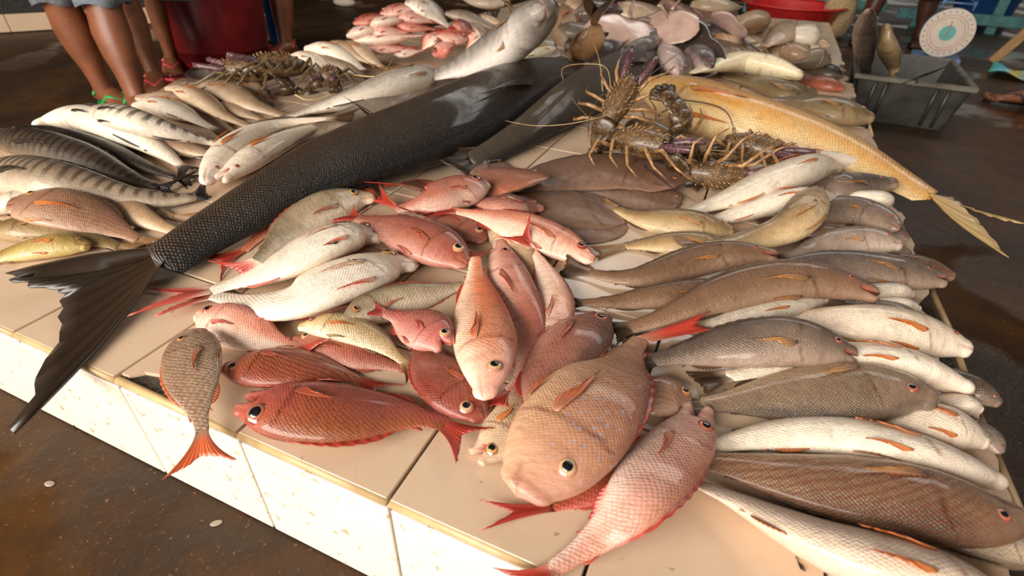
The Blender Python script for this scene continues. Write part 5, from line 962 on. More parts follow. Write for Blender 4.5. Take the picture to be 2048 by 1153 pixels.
["fish","large brownish pink bream with blue spots in the foreground","","bream","breambig",[[0.7201,0.0462,0.0237],[0.7269,0.0677,0.0286],[0.7348,0.0931,0.0351],[0.7411,0.1187,0.0384],[0.7479,0.1519,0.0405],[0.7539,0.1854,0.0402],[0.7608,0.225,0.0363],[0.7687,0.2849,0.0231],[0.7775,0.3374,0.0165]],0.1249,86,86,{"eyeat":[0.15,58],"tail":{"len":0.34,"spread":0.05,"fork":0.25},"tv":[0.0846,0.0446,0.03]}],
["fish","pink snapper in the foreground with upturned lips and oval eye","","snapper","pinkfront",[[0.8692,0.2564,0.0102],[0.8631,0.2103,0.0129],[0.8497,0.1607,0.0207],[0.8372,0.1199,0.031],[0.8249,0.0813,0.0376],[0.8144,0.0601,0.0293],[0.8027,0.0445,0.0142],[0.7871,0.0229,0.0063],[0.7732,0.0029,0.0042]],0.0745,-82,-82,{"mouth":0.5,"bigeye":1.05,"dorsal":0.11,"eyeat":[0.16,60],"tv":[-0.0139,-0.0305,0.0018]}],
["fish","brown orange fish whose forked tail stands straight up at the back","","croaker","orangebrown",[[0.2453,1.6596,0.09],[0.2662,1.6531,0.1103],[0.2861,1.646,0.1307],[0.3004,1.6391,0.1512],[0.3115,1.6283,0.1756],[0.322,1.6149,0.2]],0.1387,85,85,{"fins":"few","tips":[[0.4263,1.1078,0.34],[0.4998,1.1438,0.34],[0.3723,1.4891,0.25]]}],
["fish","grey brown fish wedged between the orange brown bream and raised tail","fish buried in the back heap","croaker","greybrown",[[0.068,1.9398,0.119],[0.0935,1.9418,0.1158],[0.1228,1.9428,0.1118],[0.1475,1.9468,0.109],[0.1733,1.9597,0.1081],[0.1929,1.9796,0.1096],[0.2107,2.0045,0.1123],[0.2304,2.0356,0.1161],[0.2484,2.0621,0.119]],0.1459,80,80,{"fins":"none"}],
["fish","dark pink-bellied fish just behind the second dark grey fish head","fish buried in the back heap","croaker","dkgreyp",[[0.2606,1.8039,0.053],[0.2794,1.8299,0.0573],[0.3006,1.8613,0.0626],[0.3201,1.888,0.0667],[0.3448,1.9139,0.0695],[0.369,1.9296,0.0697],[0.3947,1.9405,0.0682],[0.4245,1.9503,0.0658],[0.4505,1.96,0.064]],0.1126,-70,-70,{"fins":"none"}],
["fish","tan fish glimpsed between the two pink ray wings","fish buried in the back heap","croaker","tan",[[0.2963,2.1525,0.13],[0.3256,2.1559,0.1269],[0.3591,2.1582,0.123],[0.3878,2.1632,0.1203],[0.4188,2.1777,0.119],[0.4436,2.2011,0.1203],[0.4667,2.2317,0.123],[0.4925,2.2707,0.1269],[0.5158,2.3043,0.13]],0.15,80,80,{"fins":"none"}],
["fish","grey brown fish beneath the brownish ray at the back","fish buried in the back heap","croaker","greybrown",[[0.4742,2.1084,0.097],[0.4957,2.1308,0.0988],[0.5204,2.1577,0.1011],[0.5429,2.1786,0.1024],[0.5704,2.1951,0.1021],[0.5956,2.2028,0.1002],[0.6211,2.2071,0.0975],[0.6503,2.2107,0.0942],[0.6756,2.215,0.0915]],0.1247,-70,-70,{"fins":"none"}],
["fish","dark fish showing behind the golden fish gill flap","fish buried in the back heap","croaker","dkgreyp",[[0.4344,1.8748,0.042],[0.4547,1.8927,0.0437],[0.478,1.9138,0.0458],[0.4989,1.9311,0.0471],[0.5239,1.9475,0.0474],[0.5467,1.9587,0.0466],[0.5697,1.9681,0.0452],[0.5962,1.9782,0.0434],[0.6193,1.9877,0.042]],0.1439,80,80,{"fins":"none"}],
["fish","grey brown fish under the beige heap, left end","fish buried in the back heap","croaker","greybrown",[[0.6225,2.0677,0.064],[0.6413,2.0917,0.0672],[0.6625,2.1212,0.0713],[0.6821,2.1449,0.0741],[0.7066,2.1635,0.0749],[0.7296,2.1685,0.0725],[0.7528,2.1665,0.0684],[0.7791,2.1615,0.0629],[0.8019,2.1589,0.0585]],0.1185,-70,-70,{"fins":"none"}],
["fish","purple black fish under the red orange one","fish buried in the back heap","croaker","dkpurple",[[0.5632,2.2755,0.119],[0.5853,2.2758,0.1162],[0.6106,2.2743,0.1127],[0.6325,2.2747,0.1099],[0.6569,2.2816,0.1081],[0.6768,2.2979,0.1087],[0.6949,2.3238,0.1114],[0.7147,2.3594,0.1156],[0.7325,2.3903,0.119]],0.1493,80,80,{"fins":"none"}],
["fish","tan fish at the top edge right of the raised tail","fish buried in the back heap","croaker","tan",[[0.1928,2.2855,0.163],[0.2222,2.2944,0.1612],[0.256,2.3035,0.159],[0.2851,2.3133,0.1573],[0.3171,2.3303,0.1564],[0.3435,2.3521,0.1567],[0.369,2.3787,0.1579],[0.3979,2.4119,0.1595],[0.4237,2.4404,0.1608]],0.1351,-70,-70,{"fins":"none"}],
["fish","pale fish at the top edge left of the red tub","fish buried in the back heap","croaker","paleb",[[0.4884,2.5761,0.1718],[0.5145,2.5807,0.17],[0.5444,2.5847,0.1678],[0.5702,2.5905,0.1661],[0.5987,2.6043,0.1652],[0.6227,2.6251,0.1655],[0.646,2.6518,0.1667],[0.6725,2.6856,0.1683],[0.6962,2.7145,0.1696]],0.1627,80,80,{"fins":"none"}],
["fish","beige fish between the dark grey ray and beige heap","fish buried in the back heap","croaker","tanpale",[[0.6432,2.1697,0.086],[0.6583,2.2004,0.0908],[0.6754,2.2379,0.0965],[0.6918,2.2683,0.1007],[0.7134,2.2935,0.1029],[0.7342,2.3053,0.1025],[0.7556,2.3115,0.1009],[0.7801,2.3165,0.0986],[0.8015,2.3226,0.097]],0.1184,-70,-70,{"fins":"none"}],
["fish","tan fish at the right back slab edge below the beige heap","fish buried in the back heap","croaker","tan",[[0.9038,2.2891,0.075],[0.9246,2.2873,0.0715],[0.9483,2.2853,0.0674],[0.9689,2.2841,0.0639],[0.9923,2.2837,0.0601],[1.0128,2.2841,0.057],[1.0332,2.285,0.054],[1.0565,2.2862,0.0505],[1.0767,2.2872,0.0475]],0.1427,80,80,{"fins":"none"}],
["fish","grey brown fish beside the open red mouth at the back","fish buried in the back heap","croaker","greybrown",[[0.0719,1.7231,0.064],[0.0821,1.7431,0.068],[0.0935,1.7669,0.0728],[0.1039,1.7876,0.0767],[0.1171,1.8095,0.0804],[0.1305,1.826,0.0825],[0.1451,1.8404,0.0838],[0.1623,1.8557,0.0849],[0.1773,1.8696,0.086]],0.1083,-70,-70,{"fins":"none"}],
["fish","dark fish at the top edge behind the raised tail","fish buried in the back heap","croaker","dkgreyp",[[0.0849,2.1324,0.152],[0.1066,2.1616,0.1541],[0.1311,2.1974,0.1568],[0.1532,2.2284,0.159],[0.1804,2.2597,0.1607],[0.2072,2.2785,0.1605],[0.2369,2.2864,0.1585],[0.2724,2.2879,0.155],[0.303,2.2902,0.152]],0.1583,80,80,{"fins":"none"}],
["fish","beige fish lying flat behind the beige heap by the tub","fish buried in the back heap","croaker","tanpale",[[0.7977,2.57,0.141],[0.7846,2.5381,0.1376],[0.7698,2.5024,0.1336],[0.757,2.4729,0.1303],[0.742,2.442,0.1269],[0.7286,2.4174,0.1243],[0.7151,2.3944,0.1219],[0.6997,2.3691,0.1192],[0.6865,2.3471,0.1168]],0.1686,-70,-70,{"fins":"none"}],
["fish","tan fish lying across the middle of the beige heap","fish buried in the back heap","croaker","tan",[[0.9334,2.593,0.13],[0.923,2.5485,0.1239],[0.9117,2.4999,0.1169],[0.9017,2.4601,0.111],[0.8899,2.4181,0.1045],[0.8791,2.3845,0.0993],[0.8681,2.3531,0.0943],[0.8555,2.3189,0.0887],[0.8448,2.2897,0.0838]],0.1137,80,80,{"fins":"none"}],
["fish","grey brown fish at the front right of the beige heap","fish buried in the back heap","croaker","greybrown",[[1.0956,2.2865,0.0442],[1.079,2.2885,0.0475],[1.0601,2.2921,0.0515],[1.0432,2.2923,0.0543],[1.0237,2.2835,0.0551],[1.0073,2.2672,0.0535],[0.9918,2.2471,0.0507],[0.9747,2.2229,0.0471],[0.9595,2.2032,0.0442]],0.1385,-70,-70,{"fins":"none"}],
["fish","pale fish at the back right of the beige heap under the tub rim","fish buried in the back heap","croaker","paleb",[[1.0484,2.53,0.1058],[1.0294,2.5225,0.1068],[1.0076,2.5135,0.1078],[0.9886,2.5064,0.1088],[0.9668,2.5004,0.1104],[0.9477,2.4976,0.1122],[0.9286,2.4964,0.1143],[0.9067,2.496,0.1168],[0.8874,2.4953,0.119]],0.1442,80,80,{"fins":"none"}],
["fish","dark fish standing head up in the left of the grey crate","","croaker","darkcr",[[1.1572,2.2684,0.24],[1.1727,2.3541,0.2044],[1.1882,2.4282,0.1637],[1.2038,2.4857,0.1269],[1.2247,2.5561,0.0822],[1.2439,2.606,0.0431],[1.2694,2.6779,-0.0008],[1.3029,2.7648,-0.0537],[1.3316,2.829,-0.1]],0.0858,80,80,{"fins":"few"}],
["fish","olive brown fish standing head up beside the dark one in crate","","croaker","olivebr",[[1.256,2.4475,0.18],[1.2705,2.4586,0.1515],[1.2869,2.4666,0.119],[1.3051,2.4886,0.0881],[1.3331,2.5446,0.0475],[1.3576,2.5863,0.0119],[1.377,2.5955,-0.019],[1.3973,2.5905,-0.0515],[1.4153,2.5854,-0.08]],0.0946,-80,-80,{"fins":"few"}],
["fish","silver fish in the grey crate with forked tail over the rim","","mack","silver",[[1.4776,2.6044,-0.15],[1.4745,2.5903,-0.1334],[1.4707,2.5727,-0.1144],[1.4669,2.5564,-0.0978],[1.4617,2.5364,-0.0786],[1.4535,2.5072,-0.0597],[1.4446,2.4765,-0.0407],[1.4337,2.4393,-0.019],[1.4238,2.4043,0.0]],0.0525,-85,-85,{"fins":"none","tips":[[1.5373,2.4909,0.06],[1.2969,1.9965,0.05],[1.401,2.2527,0.05]]}]
]

for rec in FISH:
    build_fish(rec)

# ------------------------------------------------------------------ rays at the back
def ray_mat(name, top, belly):
    t = NT('ray_' + name)
    tc = t.node('ShaderNodeTexCoord').outputs['Object']
    n = t.noise(tc, 18, 5, .6); n2 = t.noise(tc, 90, 3)
    at_ = t.node('ShaderNodeAttribute', attribute_name='under').outputs['Fac']
    c = t.mix(at_, srgb(*top), srgb(*belly))
    c = t.mix(t.step(n, .35, .7, 0, .55), c, t.mix(1.0, c, (.6, .45, .42), 'MULTIPLY'))
    c = t.mix(t.step(n2, .6, .75, 0, .3), c, t.mix(1.0, c, (.5, .4, .35), 'MULTIPLY'))
    t.set(Base_Color=c, Roughness=t.step(n, .3, .7, .15, .35), Coat_Weight=.4, Coat_Roughness=.1, Normal=t.bump(n, .3, .006))
    return t.m
RAY_DARK = ray_mat('dark', (70, 58, 52), (206, 176, 168))
RAY_PINK = ray_mat('pink', (150, 122, 108), (208, 176, 160))
RAY_BROWN = ray_mat('brown', (150, 112, 92), (196, 160, 140))

def build_ray(label, loc, size, rot, mat, wing=1.0, curl=.12):
    t = thing('ray', label, 'ray', loc, 0, 'rays heaped at the back of the slab')
    t.rotation_euler = rot
    NR, NA = 9, 44
    top = []; und = []
    for i in range(NR):
        q = i / (NR - 1)
        for k_ in range(NA):
            g = 2 * math.pi * k_ / NA
            c_, s_ = math.cos(g), math.sin(g)
            rad = size * (.56 + .44 * abs(c_) ** 2.2 * wing + .05 * math.sin(3 * g + 1)) * (1.0 if s_ < 0 else 1.05)
            x, y = c_ * rad * q, s_ * rad * q * .95
            th = size * .12 * (1 - q * q) ** .7 * math.exp(-(x / (size * .5)) ** 2) + size * .012
            zc = curl * size * (abs(x) / size) ** 2 + .05 * size * q ** 2 * math.sin(2 * g + 5 * wing) + .02 * size * q ** 3 * math.sin(7 * g)
            top.append((x, y, zc + th)); und.append((x, y, zc - th * .4))
    k = NR * NA; f = []
    for i in range(NR - 1):
        for j in range(NA):
            a, b_, c, d = i * NA + j, (i + 1) * NA + j, (i + 1) * NA + (j + 1) % NA, i * NA + (j + 1) % NA
            f.append((a, b_, c, d)); f.append((d + k, c + k, b_ + k, a + k))
    for j in range(NA):
        a, b_ = (NR - 1) * NA + j, (NR - 1) * NA + (j + 1) % NA
        f.append((b_, a, a + k, b_ + k))
    obj('body', mesh_data('body', top + und, f, mat, attrs=dict(under=[0.0] * k + [1.0] * k)), t)
    b = MB(); b.tube([(0, -.5 * size, 0), (0, -.8 * size, .02 * size), (.05 * size, -1.15 * size, .0), (.14 * size, -1.5 * size, -.03 * size)], [.05 * size, .035 * size, .022 * size, .006 * size], 8)
    me = b.data('tail', mat); obj('tail', me, t)
    for sx in (-1, 1):
        b = MB(); b.ell((sx * .10 * size, .33 * size, .11 * size), (.028 * size, .035 * size, .026 * size), 10, 6); b.build('eye', PUPIL, t)
    return t
build_ray('pinkish white ray wing, underside up, right of the raised brown tail', (0.3554, 1.9737, 0.1300), .17, (R(-150), R(10), R(20)), RAY_PINK)
build_ray('pale pink ray leaning behind the dark finned ones at the back', (0.4510, 2.0729, 0.1500), .16, (R(-140), R(-8), R(-30)), RAY_PINK)
build_ray('dark grey ray wing with white edge left of the cream fish', (0.6026, 2.0056, 0.0900), .14, (R(48), R(24), R(-40)), RAY_DARK)
build_ray('brownish ray spread at the far back near the red tub', (0.5527, 2.2293, 0.1500), .20, (R(30), R(6), R(60)), RAY_BROWN, wing=.8)
build_ray('dark small ray in front of the pink ray wings', (0.4397, 1.9900, 0.0900), .14, (R(28), R(-15), R(30)), RAY_DARK)
build_ray('grey brown ray folded beside the red orange fish', (0.6860, 2.2487, 0.1300), .14, (R(25), R(25), R(100)), RAY_DARK)

# ------------------------------------------------------------------ spiny lobsters
def lob_mat(name, a, b_, spots=.0, rough=.35):
    t = NT('lobster_' + name)
    tc = t.node('ShaderNodeTexCoord').outputs['Object']
    n = t.noise(tc, 60, 4, .6); n2 = t.noise(tc, 260, 3)
    c = t.mix(t.step(n, .35, .65), srgb(*a), srgb(*b_))
    c = t.mix(t.step(n2, .58, .7, 0, .5), c, srgb(226, 196, 140))
    t.set(Base_Color=c, Roughness=rough, Coat_Weight=.4, Coat_Roughness=.12, Normal=t.bump(n2, .6, .003))
    return t.m
LOB = lob_mat('shell', (74, 54, 34), (112, 84, 54))
LOB_TAIL = lob_mat('tail', (84, 60, 36), (60, 42, 26), rough=.18)
LOB_LEG = lob_mat('leg', (176, 132, 84), (120, 82, 50))
LOB_LEG2 = lob_mat('leg_olive', (112, 92, 56), (76, 58, 34))
LOB_PURP = lob_mat('purple', (98, 62, 72), (74, 44, 48))
ANT_PALE = simple_mat('antenna_pale', srgb(214, 184, 130), .4, .2, 60)
ANT_DARK = simple_mat('antenna_dark', srgb(52, 34, 32), .35, .2, 60)

def build_lobster(label, loc, rot, size, ants, group, curl=.5, seed=0, pale=False):
    t = thing('spiny_lobster', label, 'lobster', loc, 0, group)
    t.rotation_euler = rot
    rr = random.Random(seed)
    s = size
    # carapace: tapered barrel with rows of spines
    n, m_ = 14, 16; v = []; f = []
    for i in range(n):
        q = i / (n - 1); x = s * (-.02 + .48 * q)
        r_ = s * .115 * (math.sin(math.pi * (.22 + .66 * (1 - q))) ** .8)
        for k in range(m_):
            g = 2 * math.pi * k / m_
            v.append((x, r_ * math.cos(g), s * .11 + r_ * 1.0 * math.sin(g)))
    for i in range(n - 1):
        for k in range(m_): f.append((i * m_ + k, i * m_ + (k + 1) % m_, (i + 1) * m_ + (k + 1) % m_, (i + 1) * m_ + k))
    f.append(tuple(range(m_))[::-1]); f.append(tuple(range((n - 1) * m_, n * m_)))
    b = MB(); b.add(v, f)
    cara = b.build('carapace', LOB, t)
    b = MB()
    for i in range(3, n):
        for k in range(0, m_ // 2 + 1, 1):
            if rr.random() < .55:
                p = Vector(v[i * m_ + k]); c = Vector((p.x, 0, s * .11)); d = (p - c).normalized()
                ln = s * rr.uniform(.012, .035)
                b.tube([p, p + d * ln * .5 + Vector((ln * .3, 0, 0)), p + d * ln + Vector((ln * .9, 0, 0))], [s * .008, s * .005, s * .001], 5)
    b.build('spines', LOB_LEG, cara)
    # tail segments that curl under
    ang = 0.0; x, z = -.02 * s, .11 * s
    for i in range(6):
        ang += R(curl * 42); ln = s * .075; r_ = s * (.108 - .008 * i)
        b = MB(); ring = []
        dx, dz = -math.cos(ang), -math.sin(ang)
        pts_ = [(x, 0, z), (x + dx * ln * .55, 0, z + dz * ln * .55), (x + dx * ln * 1.15, 0, z + dz * ln * 1.15)]
        nn = 14; vv = []; ff = []
        for (p, sc) in zip(pts_, (1.0, 1.07, .9)):
            for k in range(nn):
                g = 2 * math.pi * k / nn; a_ = r_ * sc * math.cos(g); c_ = r_ * sc * .82 * math.sin(g)
                vv.append((p[0] - dz * 0 + (-dz) * c_ * -1 * 1.0 * (-1), a_, p[2] + (-dx) * c_))
        for q in range(2):
            for k in range(nn): ff.append((q * nn + k, q * nn + (k + 1) % nn, (q + 1) * nn + (k + 1) % nn, (q + 1) * nn + k))
        ff.append(tuple(range(nn))[::-1]); ff.append(tuple(range(2 * nn, 3 * nn)))
        b.add(vv, ff); b.build('tail_segment', LOB_TAIL, t)
        x += dx * ln; z += dz * ln
    for k in range(5):
        a = (k - 2) * .5; b = MB(); ln = s * .13
        d = Vector((dx * math.cos(a), math.sin(a), dz * math.cos(a))); sd = Vector((0, math.cos(a), 0)) - Vector((dx, 0, dz)) * math.sin(a)
        p0 = Vector((x, 0, z)); vv = []
        for j in range(6):
            q = j / 5; wdt = s * .042 * math.sin(math.pi * min(.85, .15 + q * .75))
            c = p0 + d * ln * q
            up = Vector((-dz, 0, dx)) * -.004 * s * 2
            vv += [c - sd * wdt + up, c + sd * wdt + up, c + sd * wdt - up, c - sd * wdt - up]
        ff = []
        for j in range(5):
            for q in range(4): ff.append((j * 4 + q, j * 4 + (q + 1) % 4, j * 4 + 4 + (q + 1) % 4, j * 4 + 4 + q))
        ff += [(3, 2, 1, 0), (20, 21, 22, 23)]
        b.add(vv, ff); b.build('tail_fan_plate', LOB_TAIL, t)
    # legs
    for sd in (-1, 1):
        for k in range(5):
            x0 = s * (.05 + .075 * k); a = R(-35 + 22 * k + rr.uniform(-8, 8))
            p0 = Vector((x0, sd * s * .07, s * .07)); d = Vector((math.sin(a), sd * math.cos(a), 0))
            l1, l2, l3 = s * .16, s * .17, s * .12
            p1 = p0 + d * l1 + Vector((0, 0, s * rr.uniform(.05, .12))); p2 = p1 + (d + Vector((.5, 0, 0))) * l2 * .7 + Vector((0, 0, -s * .09)); p3 = p2 + (d * .4 + Vector((.8, 0, 0))) * l3 + Vector((0, 0, -s * .05))
            b = MB(); b.tube([p0, p0.lerp(p1, .5), p1, p1.lerp(p2, .5), p2, p3], [s * .017, s * .018, s * .015, s * .014, s * .010, s * .003], 7)
            b.build('leg', LOB_LEG2 if pale else LOB_LEG, t)
    # eyes, antenna bases, antennae
    for sd in (-1, 1):
        b = MB(); b.ell((s * .45, sd * s * .055, s * .17), (s * .02, s * .018, s * .02), 10, 6); b.build('eye', PUPIL, t)
        b = MB(); a0 = Vector((s * .43, sd * s * .06, s * .12)); a1 = a0 + Vector((s * .13, sd * s * .04, s * .03)); a2 = a1 + Vector((s * .14, sd * s * .02, s * .02))
        b.tube([a0, a0.lerp(a1, .5), a1, a1.lerp(a2, .5), a2], [s * .034, s * .036, s * .03, s * .028, s * .022], 10)
        for k in range(10):
            p = a0.lerp(a2, k / 10); d = Vector((.3, rr.uniform(-1, 1), rr.uniform(-.2, 1))).normalized()
            b.tube([p + d * s * .025, p + d * s * .05], [s * .007, s * .001], 5)
        b.build('antenna_base', LOB_PURP, t)
    # flagella are given as world curves and stored relative to the lobster
    inv = (Matrix.Translation(loc) @ Euler(rot).to_matrix().to_4x4()).inverted()
    for (pw, r_, dark) in ants:
        C_, tt_, L_ = catmull([tuple(inv @ Vector(p)) for p in pw], 0)
        C_ = C_[::4]
        b = MB(); b.tube([tuple(p) for p in C_], [r_ * (1 - .8 * i / (len(C_) - 1)) for i in range(len(C_))], 6)
        b.build('antenna', ANT_DARK if dark else ANT_PALE, t)
    return t
LG = 'spiny lobsters heaped beside the golden fish'
build_lobster('spiny lobster lying flat facing right, striped rounded tail toward the dark fish', (0.5698, 0.9729, 0.0300), (R(0), R(-4), R(-14)), .29,
   [([(0.7063, 1.0146, 0.0500), (0.8451, 1.0562, 0.0500), (0.9025, 1.1209, 0.0300)], .0016, False), ([(0.6644, 0.8698, 0.0500), (0.7294, 0.8126, 0.0400), (0.7939, 0.7760, 0.0300)], .0026, True)], LG, .55, 1)
build_lobster('spiny lobster upright, purple antenna bases pointing up the slab', (0.5245, 1.0852, 0.0400), (R(10), R(-40), R(75)), .29,
   [([(0.5235, 1.2098, 0.1000), (0.5654, 1.3378, 0.1300), (0.6171, 1.4972, 0.1700)], .0034, True), ([(0.4695, 1.2068, 0.1000), (0.4804, 1.0623, 0.0800), (0.5123, 0.9516, 0.0500)], .0034, True),
    ([(0.4682, 1.2210, 0.0900), (0.4036, 1.3659, 0.1600), (0.2930, 1.5718, 0.2000)], .0012, False), ([(0.4810, 1.2571, 0.0900), (0.4667, 1.2429, 0.1500), (0.4231, 1.2445, 0.1600), (0.3123, 1.3268, 0.1200), (0.3778, 1.2119, 0.0800), (0.4837, 1.0552, 0.0700)], .0011, False)], LG, .7, 2)
build_lobster('spiny lobster on its back with pale orange legs upward', (0.6676, 1.0947, 0.0750), (R(165), R(8), R(140)), .32,
   [([(0.6247, 1.2826, 0.0900), (0.7721, 1.2208, 0.1000), (0.8244, 1.1144, 0.0700), (0.8469, 1.0284, 0.0300)], .0022, True), ([(0.5923, 1.1691, 0.1000), (0.5088, 0.9600, 0.1000), (0.4115, 0.8927, 0.0900), (0.3131, 0.8880, 0.0900)], .0013, False)], LG, .6, 3)
build_lobster('spiny lobster underside with crowded pale legs facing the soles', (0.7400, 0.9419, 0.0500), (R(120), R(0), R(15)), .27,
   [([(0.7484, 1.0225, 0.0500), (0.8148, 1.0519, 0.0400), (0.8930, 1.0802, 0.0300)], .0013, False)], LG, .9, 4)
build_lobster('spiny lobster tucked under the golden fish belly', (0.8131, 1.0841, 0.0350), (R(0), R(0), R(-20)), .26,
   [([(0.8439, 1.0736, 0.0500), (0.8820, 1.0813, 0.0300), (0.9072, 1.0711, 0.0200)], .0022, True)], LG, .9, 5)
LG2 = 'spiny lobsters at the back left'
build_lobster('olive spiny lobster nearest the metal bowl', (-0.5307, 1.0479, 0.0300), (R(0), R(0), R(200)), .32, [([(-0.4610, 0.9184, 0.0500), (-0.3861, 0.8579, 0.0400), (-0.3377, 0.8570, 0.0200)], .002, True)], LG2, .8, 6, True)
build_lobster('olive spiny lobster between its neighbour and the tan fish', (-0.4651, 1.1107, 0.0400), (R(15), R(-8), R(230)), .31, [([(-0.3410, 0.9273, 0.0500), (-0.2979, 0.9362, 0.0400), (-0.2504, 1.0096, 0.0500)], .002, False)], LG2, .8, 7, True)
build_lobster('brown orange spiny lobster touching the silvery long fish', (-0.3968, 1.1604, 0.0350), (R(0), R(0), R(300)), .25, [([(-0.3253, 1.1546, 0.0600), (-0.2208, 1.1672, 0.0700), (-0.2847, 1.3469, 0.0900)], .002, False)], LG2, .8, 8, True)
build_lobster('bone coloured spiny shell at the very back by the grey slender fish', (-0.4099, 2.3712, 0.1200), (R(20), R(-20), R(120)), .30, [([(-0.1969, 1.9922, 0.2000), (-0.1569, 2.0016, 0.2200)], .002, False)], 'shells at the far back', .6, 9)

# ------------------------------------------------------------------ metal bowl, barrel, tubs
def bowl_metal():
    t = NT('dull_metal'); tc = t.node('ShaderNodeTexCoord').outputs['Object']; n = t.noise(tc, 30, 4)
    t.set(Base_Color=t.mix(t.step(n, .4, .7), srgb(176, 164, 150), srgb(130, 112, 96)), Metallic=.9, Roughness=.32); return t.m
METAL = bowl_metal()
bowl = thing('metal_bowl', 'dented metal bowl standing behind the slab in front of the red barrel', 'bowl', (-1.20, 1.46, FLOOR_Z))
bowl.scale = (1.42, 1.42, 1.6)
b = MB(); b.lathe([(.005, .004), (.072, .004), (.076, .008), (.106, .055), (.118, .058), (.121, .062), (.117, .063), (.105, .060), (.073, .012), (.005, .010)], 48)
b.build('basin', METAL, bowl)
b = MB(); b.lathe([(.1175, .0575), (.1235, .0585), (.1245, .0625), (.1215, .0655), (.117, .064)], 48); b.build('rim', METAL, bowl)

BARREL = simple_mat('barrel_red', srgb(110, 26, 28), .32, .25, 8, .1)
ROPE = simple_mat('rope_green', srgb(120, 150, 124), .8, .25, 120)
bar = thing('barrel', 'dark red plastic barrel tied with a thin green rope', 'barrel', (-1.68, 1.84, FLOOR_Z))
b = MB(); b.lathe([(.01, .0), (.20, .0), (.215, .012), (.23, .20), (.243, .36), (.246, .375), (.243, .39), (.25, .56), (.255, .75), (.262, .755), (.262, .775), (.25, .775), (.245, .74), (.22, .05), (.01, .04)], 56)
b.build('shell', BARREL, bar)
for z_, rr_ in ((.375, .247),):
    b = MB(); b.lathe([(rr_ - .004, z_ - .008), (rr_ + .004, z_ - .004), (rr_ + .004, z_ + .004), (rr_ - .004, z_ + .008)], 56); b.build('ridge', BARREL, bar)
b = MB(); pts_ = []
for k in range(30):
    g = R(195 + k * 5.6); pts_.append((.249 * math.cos(g), .249 * math.sin(g), .325 + .05 * ((k - 15) / 15) ** 2))
b.tube(pts_, .0035, 6); b.build('rope', ROPE, bar)
b = MB(); b.tube([(-.24, -.09, .56), (-.235, -.10, .40), (-.225, -.10, .22), (-.18, -.15, .06), (-.16, -.17, .01)], .0035, 6); b.build('rope', ROPE, bar)

TUB_RED = simple_mat('tub_red', srgb(196, 44, 40), .35, .15, 10)
def basin(name, label, loc, r, h_, mat, cat='tub'):
    t = thing(name, label, cat, loc)
    b = MB(); b.lathe([(.01, 0), (r * .72, 0), (r * .76, .01), (r * .95, h_ - .015), (r, h_ - .005), (r * 1.03, h_), (r * 1.0, h_ + .006), (r * .93, h_ - .008), (r * .73, .015), (.01, .012)], 48); b.build('basin', mat, t)
    b = MB(); b.lathe([(r * .99, h_ - .006), (r * 1.045, h_ - .004), (r * 1.045, h_ + .004), (r * .99, h_ + .008)], 48); b.build('rim', mat, t)
    return t
basin('red_tub', 'wide shallow red plastic tub behind the beige fish heap', (0.98, 4.75, FLOOR_Z), .36, .20, TUB_RED)
TUB_BLUE = simple_mat('tub_blue', srgb(44, 92, 160), .35, .15, 10)
basin('blue_tub', 'blue plastic tub behind the turquoise rails at top right', (2.62, 6.5, FLOOR_Z), .28, .34, TUB_BLUE)

# ------------------------------------------------------------------ grey crate
CRATE = simple_mat('crate_grey', srgb(58, 55, 50), .45, .35, 14, .15)
CRATE_RIM = simple_mat('crate_rim', srgb(98, 92, 80), .5, .3, 20)
cr = thing('fish_crate', 'worn dark grey plastic crate on the floor right of the slab', 'crate', (1.432, 2.473, FLOOR_Z), R(-4))
cw, cdp, chh = .335, .54, .175; fl = .03
def crate_panel(p0, p1, nm):
    b = MB(); p0, p1 = Vector(p0), Vector(p1); d = (p1 - p0); out = Vector((d.y, -d.x, 0)).normalized()
    a, b_ = p0, p1
    q = [a, b_, b_ + out * fl + Vector((0, 0, chh)) + d.normalized() * fl, a + out * fl + Vector((0, 0, chh)) - d.normalized() * fl]
    i_ = [p - out * .008 for p in q]
    b.add(q + i_, [(0, 1, 2, 3), (7, 6, 5, 4), (0, 4, 5, 1), (1, 5, 6, 2), (2, 6, 7, 3), (3, 7, 4, 0)])
    b.build(nm, CRATE, cr, smooth=False)
    for k in (.12, .24, .76, .88):
        b = MB(); c0 = a.lerp(b_, k); c1 = c0 + out * fl + Vector((0, 0, chh * .9))
        b.tube([c0 + out * .002 + Vector((0, 0, .01)), c1 + out * .002], [.007, .008], 6); b.build('rib', CRATE, cr)
co = [(-cw / 2, 0, 0), (cw / 2, 0, 0), (cw / 2, cdp, 0), (-cw / 2, cdp, 0)]
for i in range(4): crate_panel(co[i], co[(i + 1) % 4], 'side_panel')
b = MB(); b.box((0, cdp / 2, .006), (cw, cdp, .01)); b.build('bottom', CRATE, cr, smooth=False)
b = MB(); e = fl + .006
for (c, d) in (((0, -e, chh), (cw + 2 * e + .02, .022, .02)), ((0, cdp + e, chh), (cw + 2 * e + .02, .022, .02)), ((-cw / 2 - e, cdp / 2, chh), (.022, cdp + 2 * e, .02)), ((cw / 2 + e, cdp / 2, chh), (.022, cdp + 2 * e, .02))):
    b.box(c, d, bevel=.004)
b.build('rim', CRATE_RIM, cr, smooth=False)

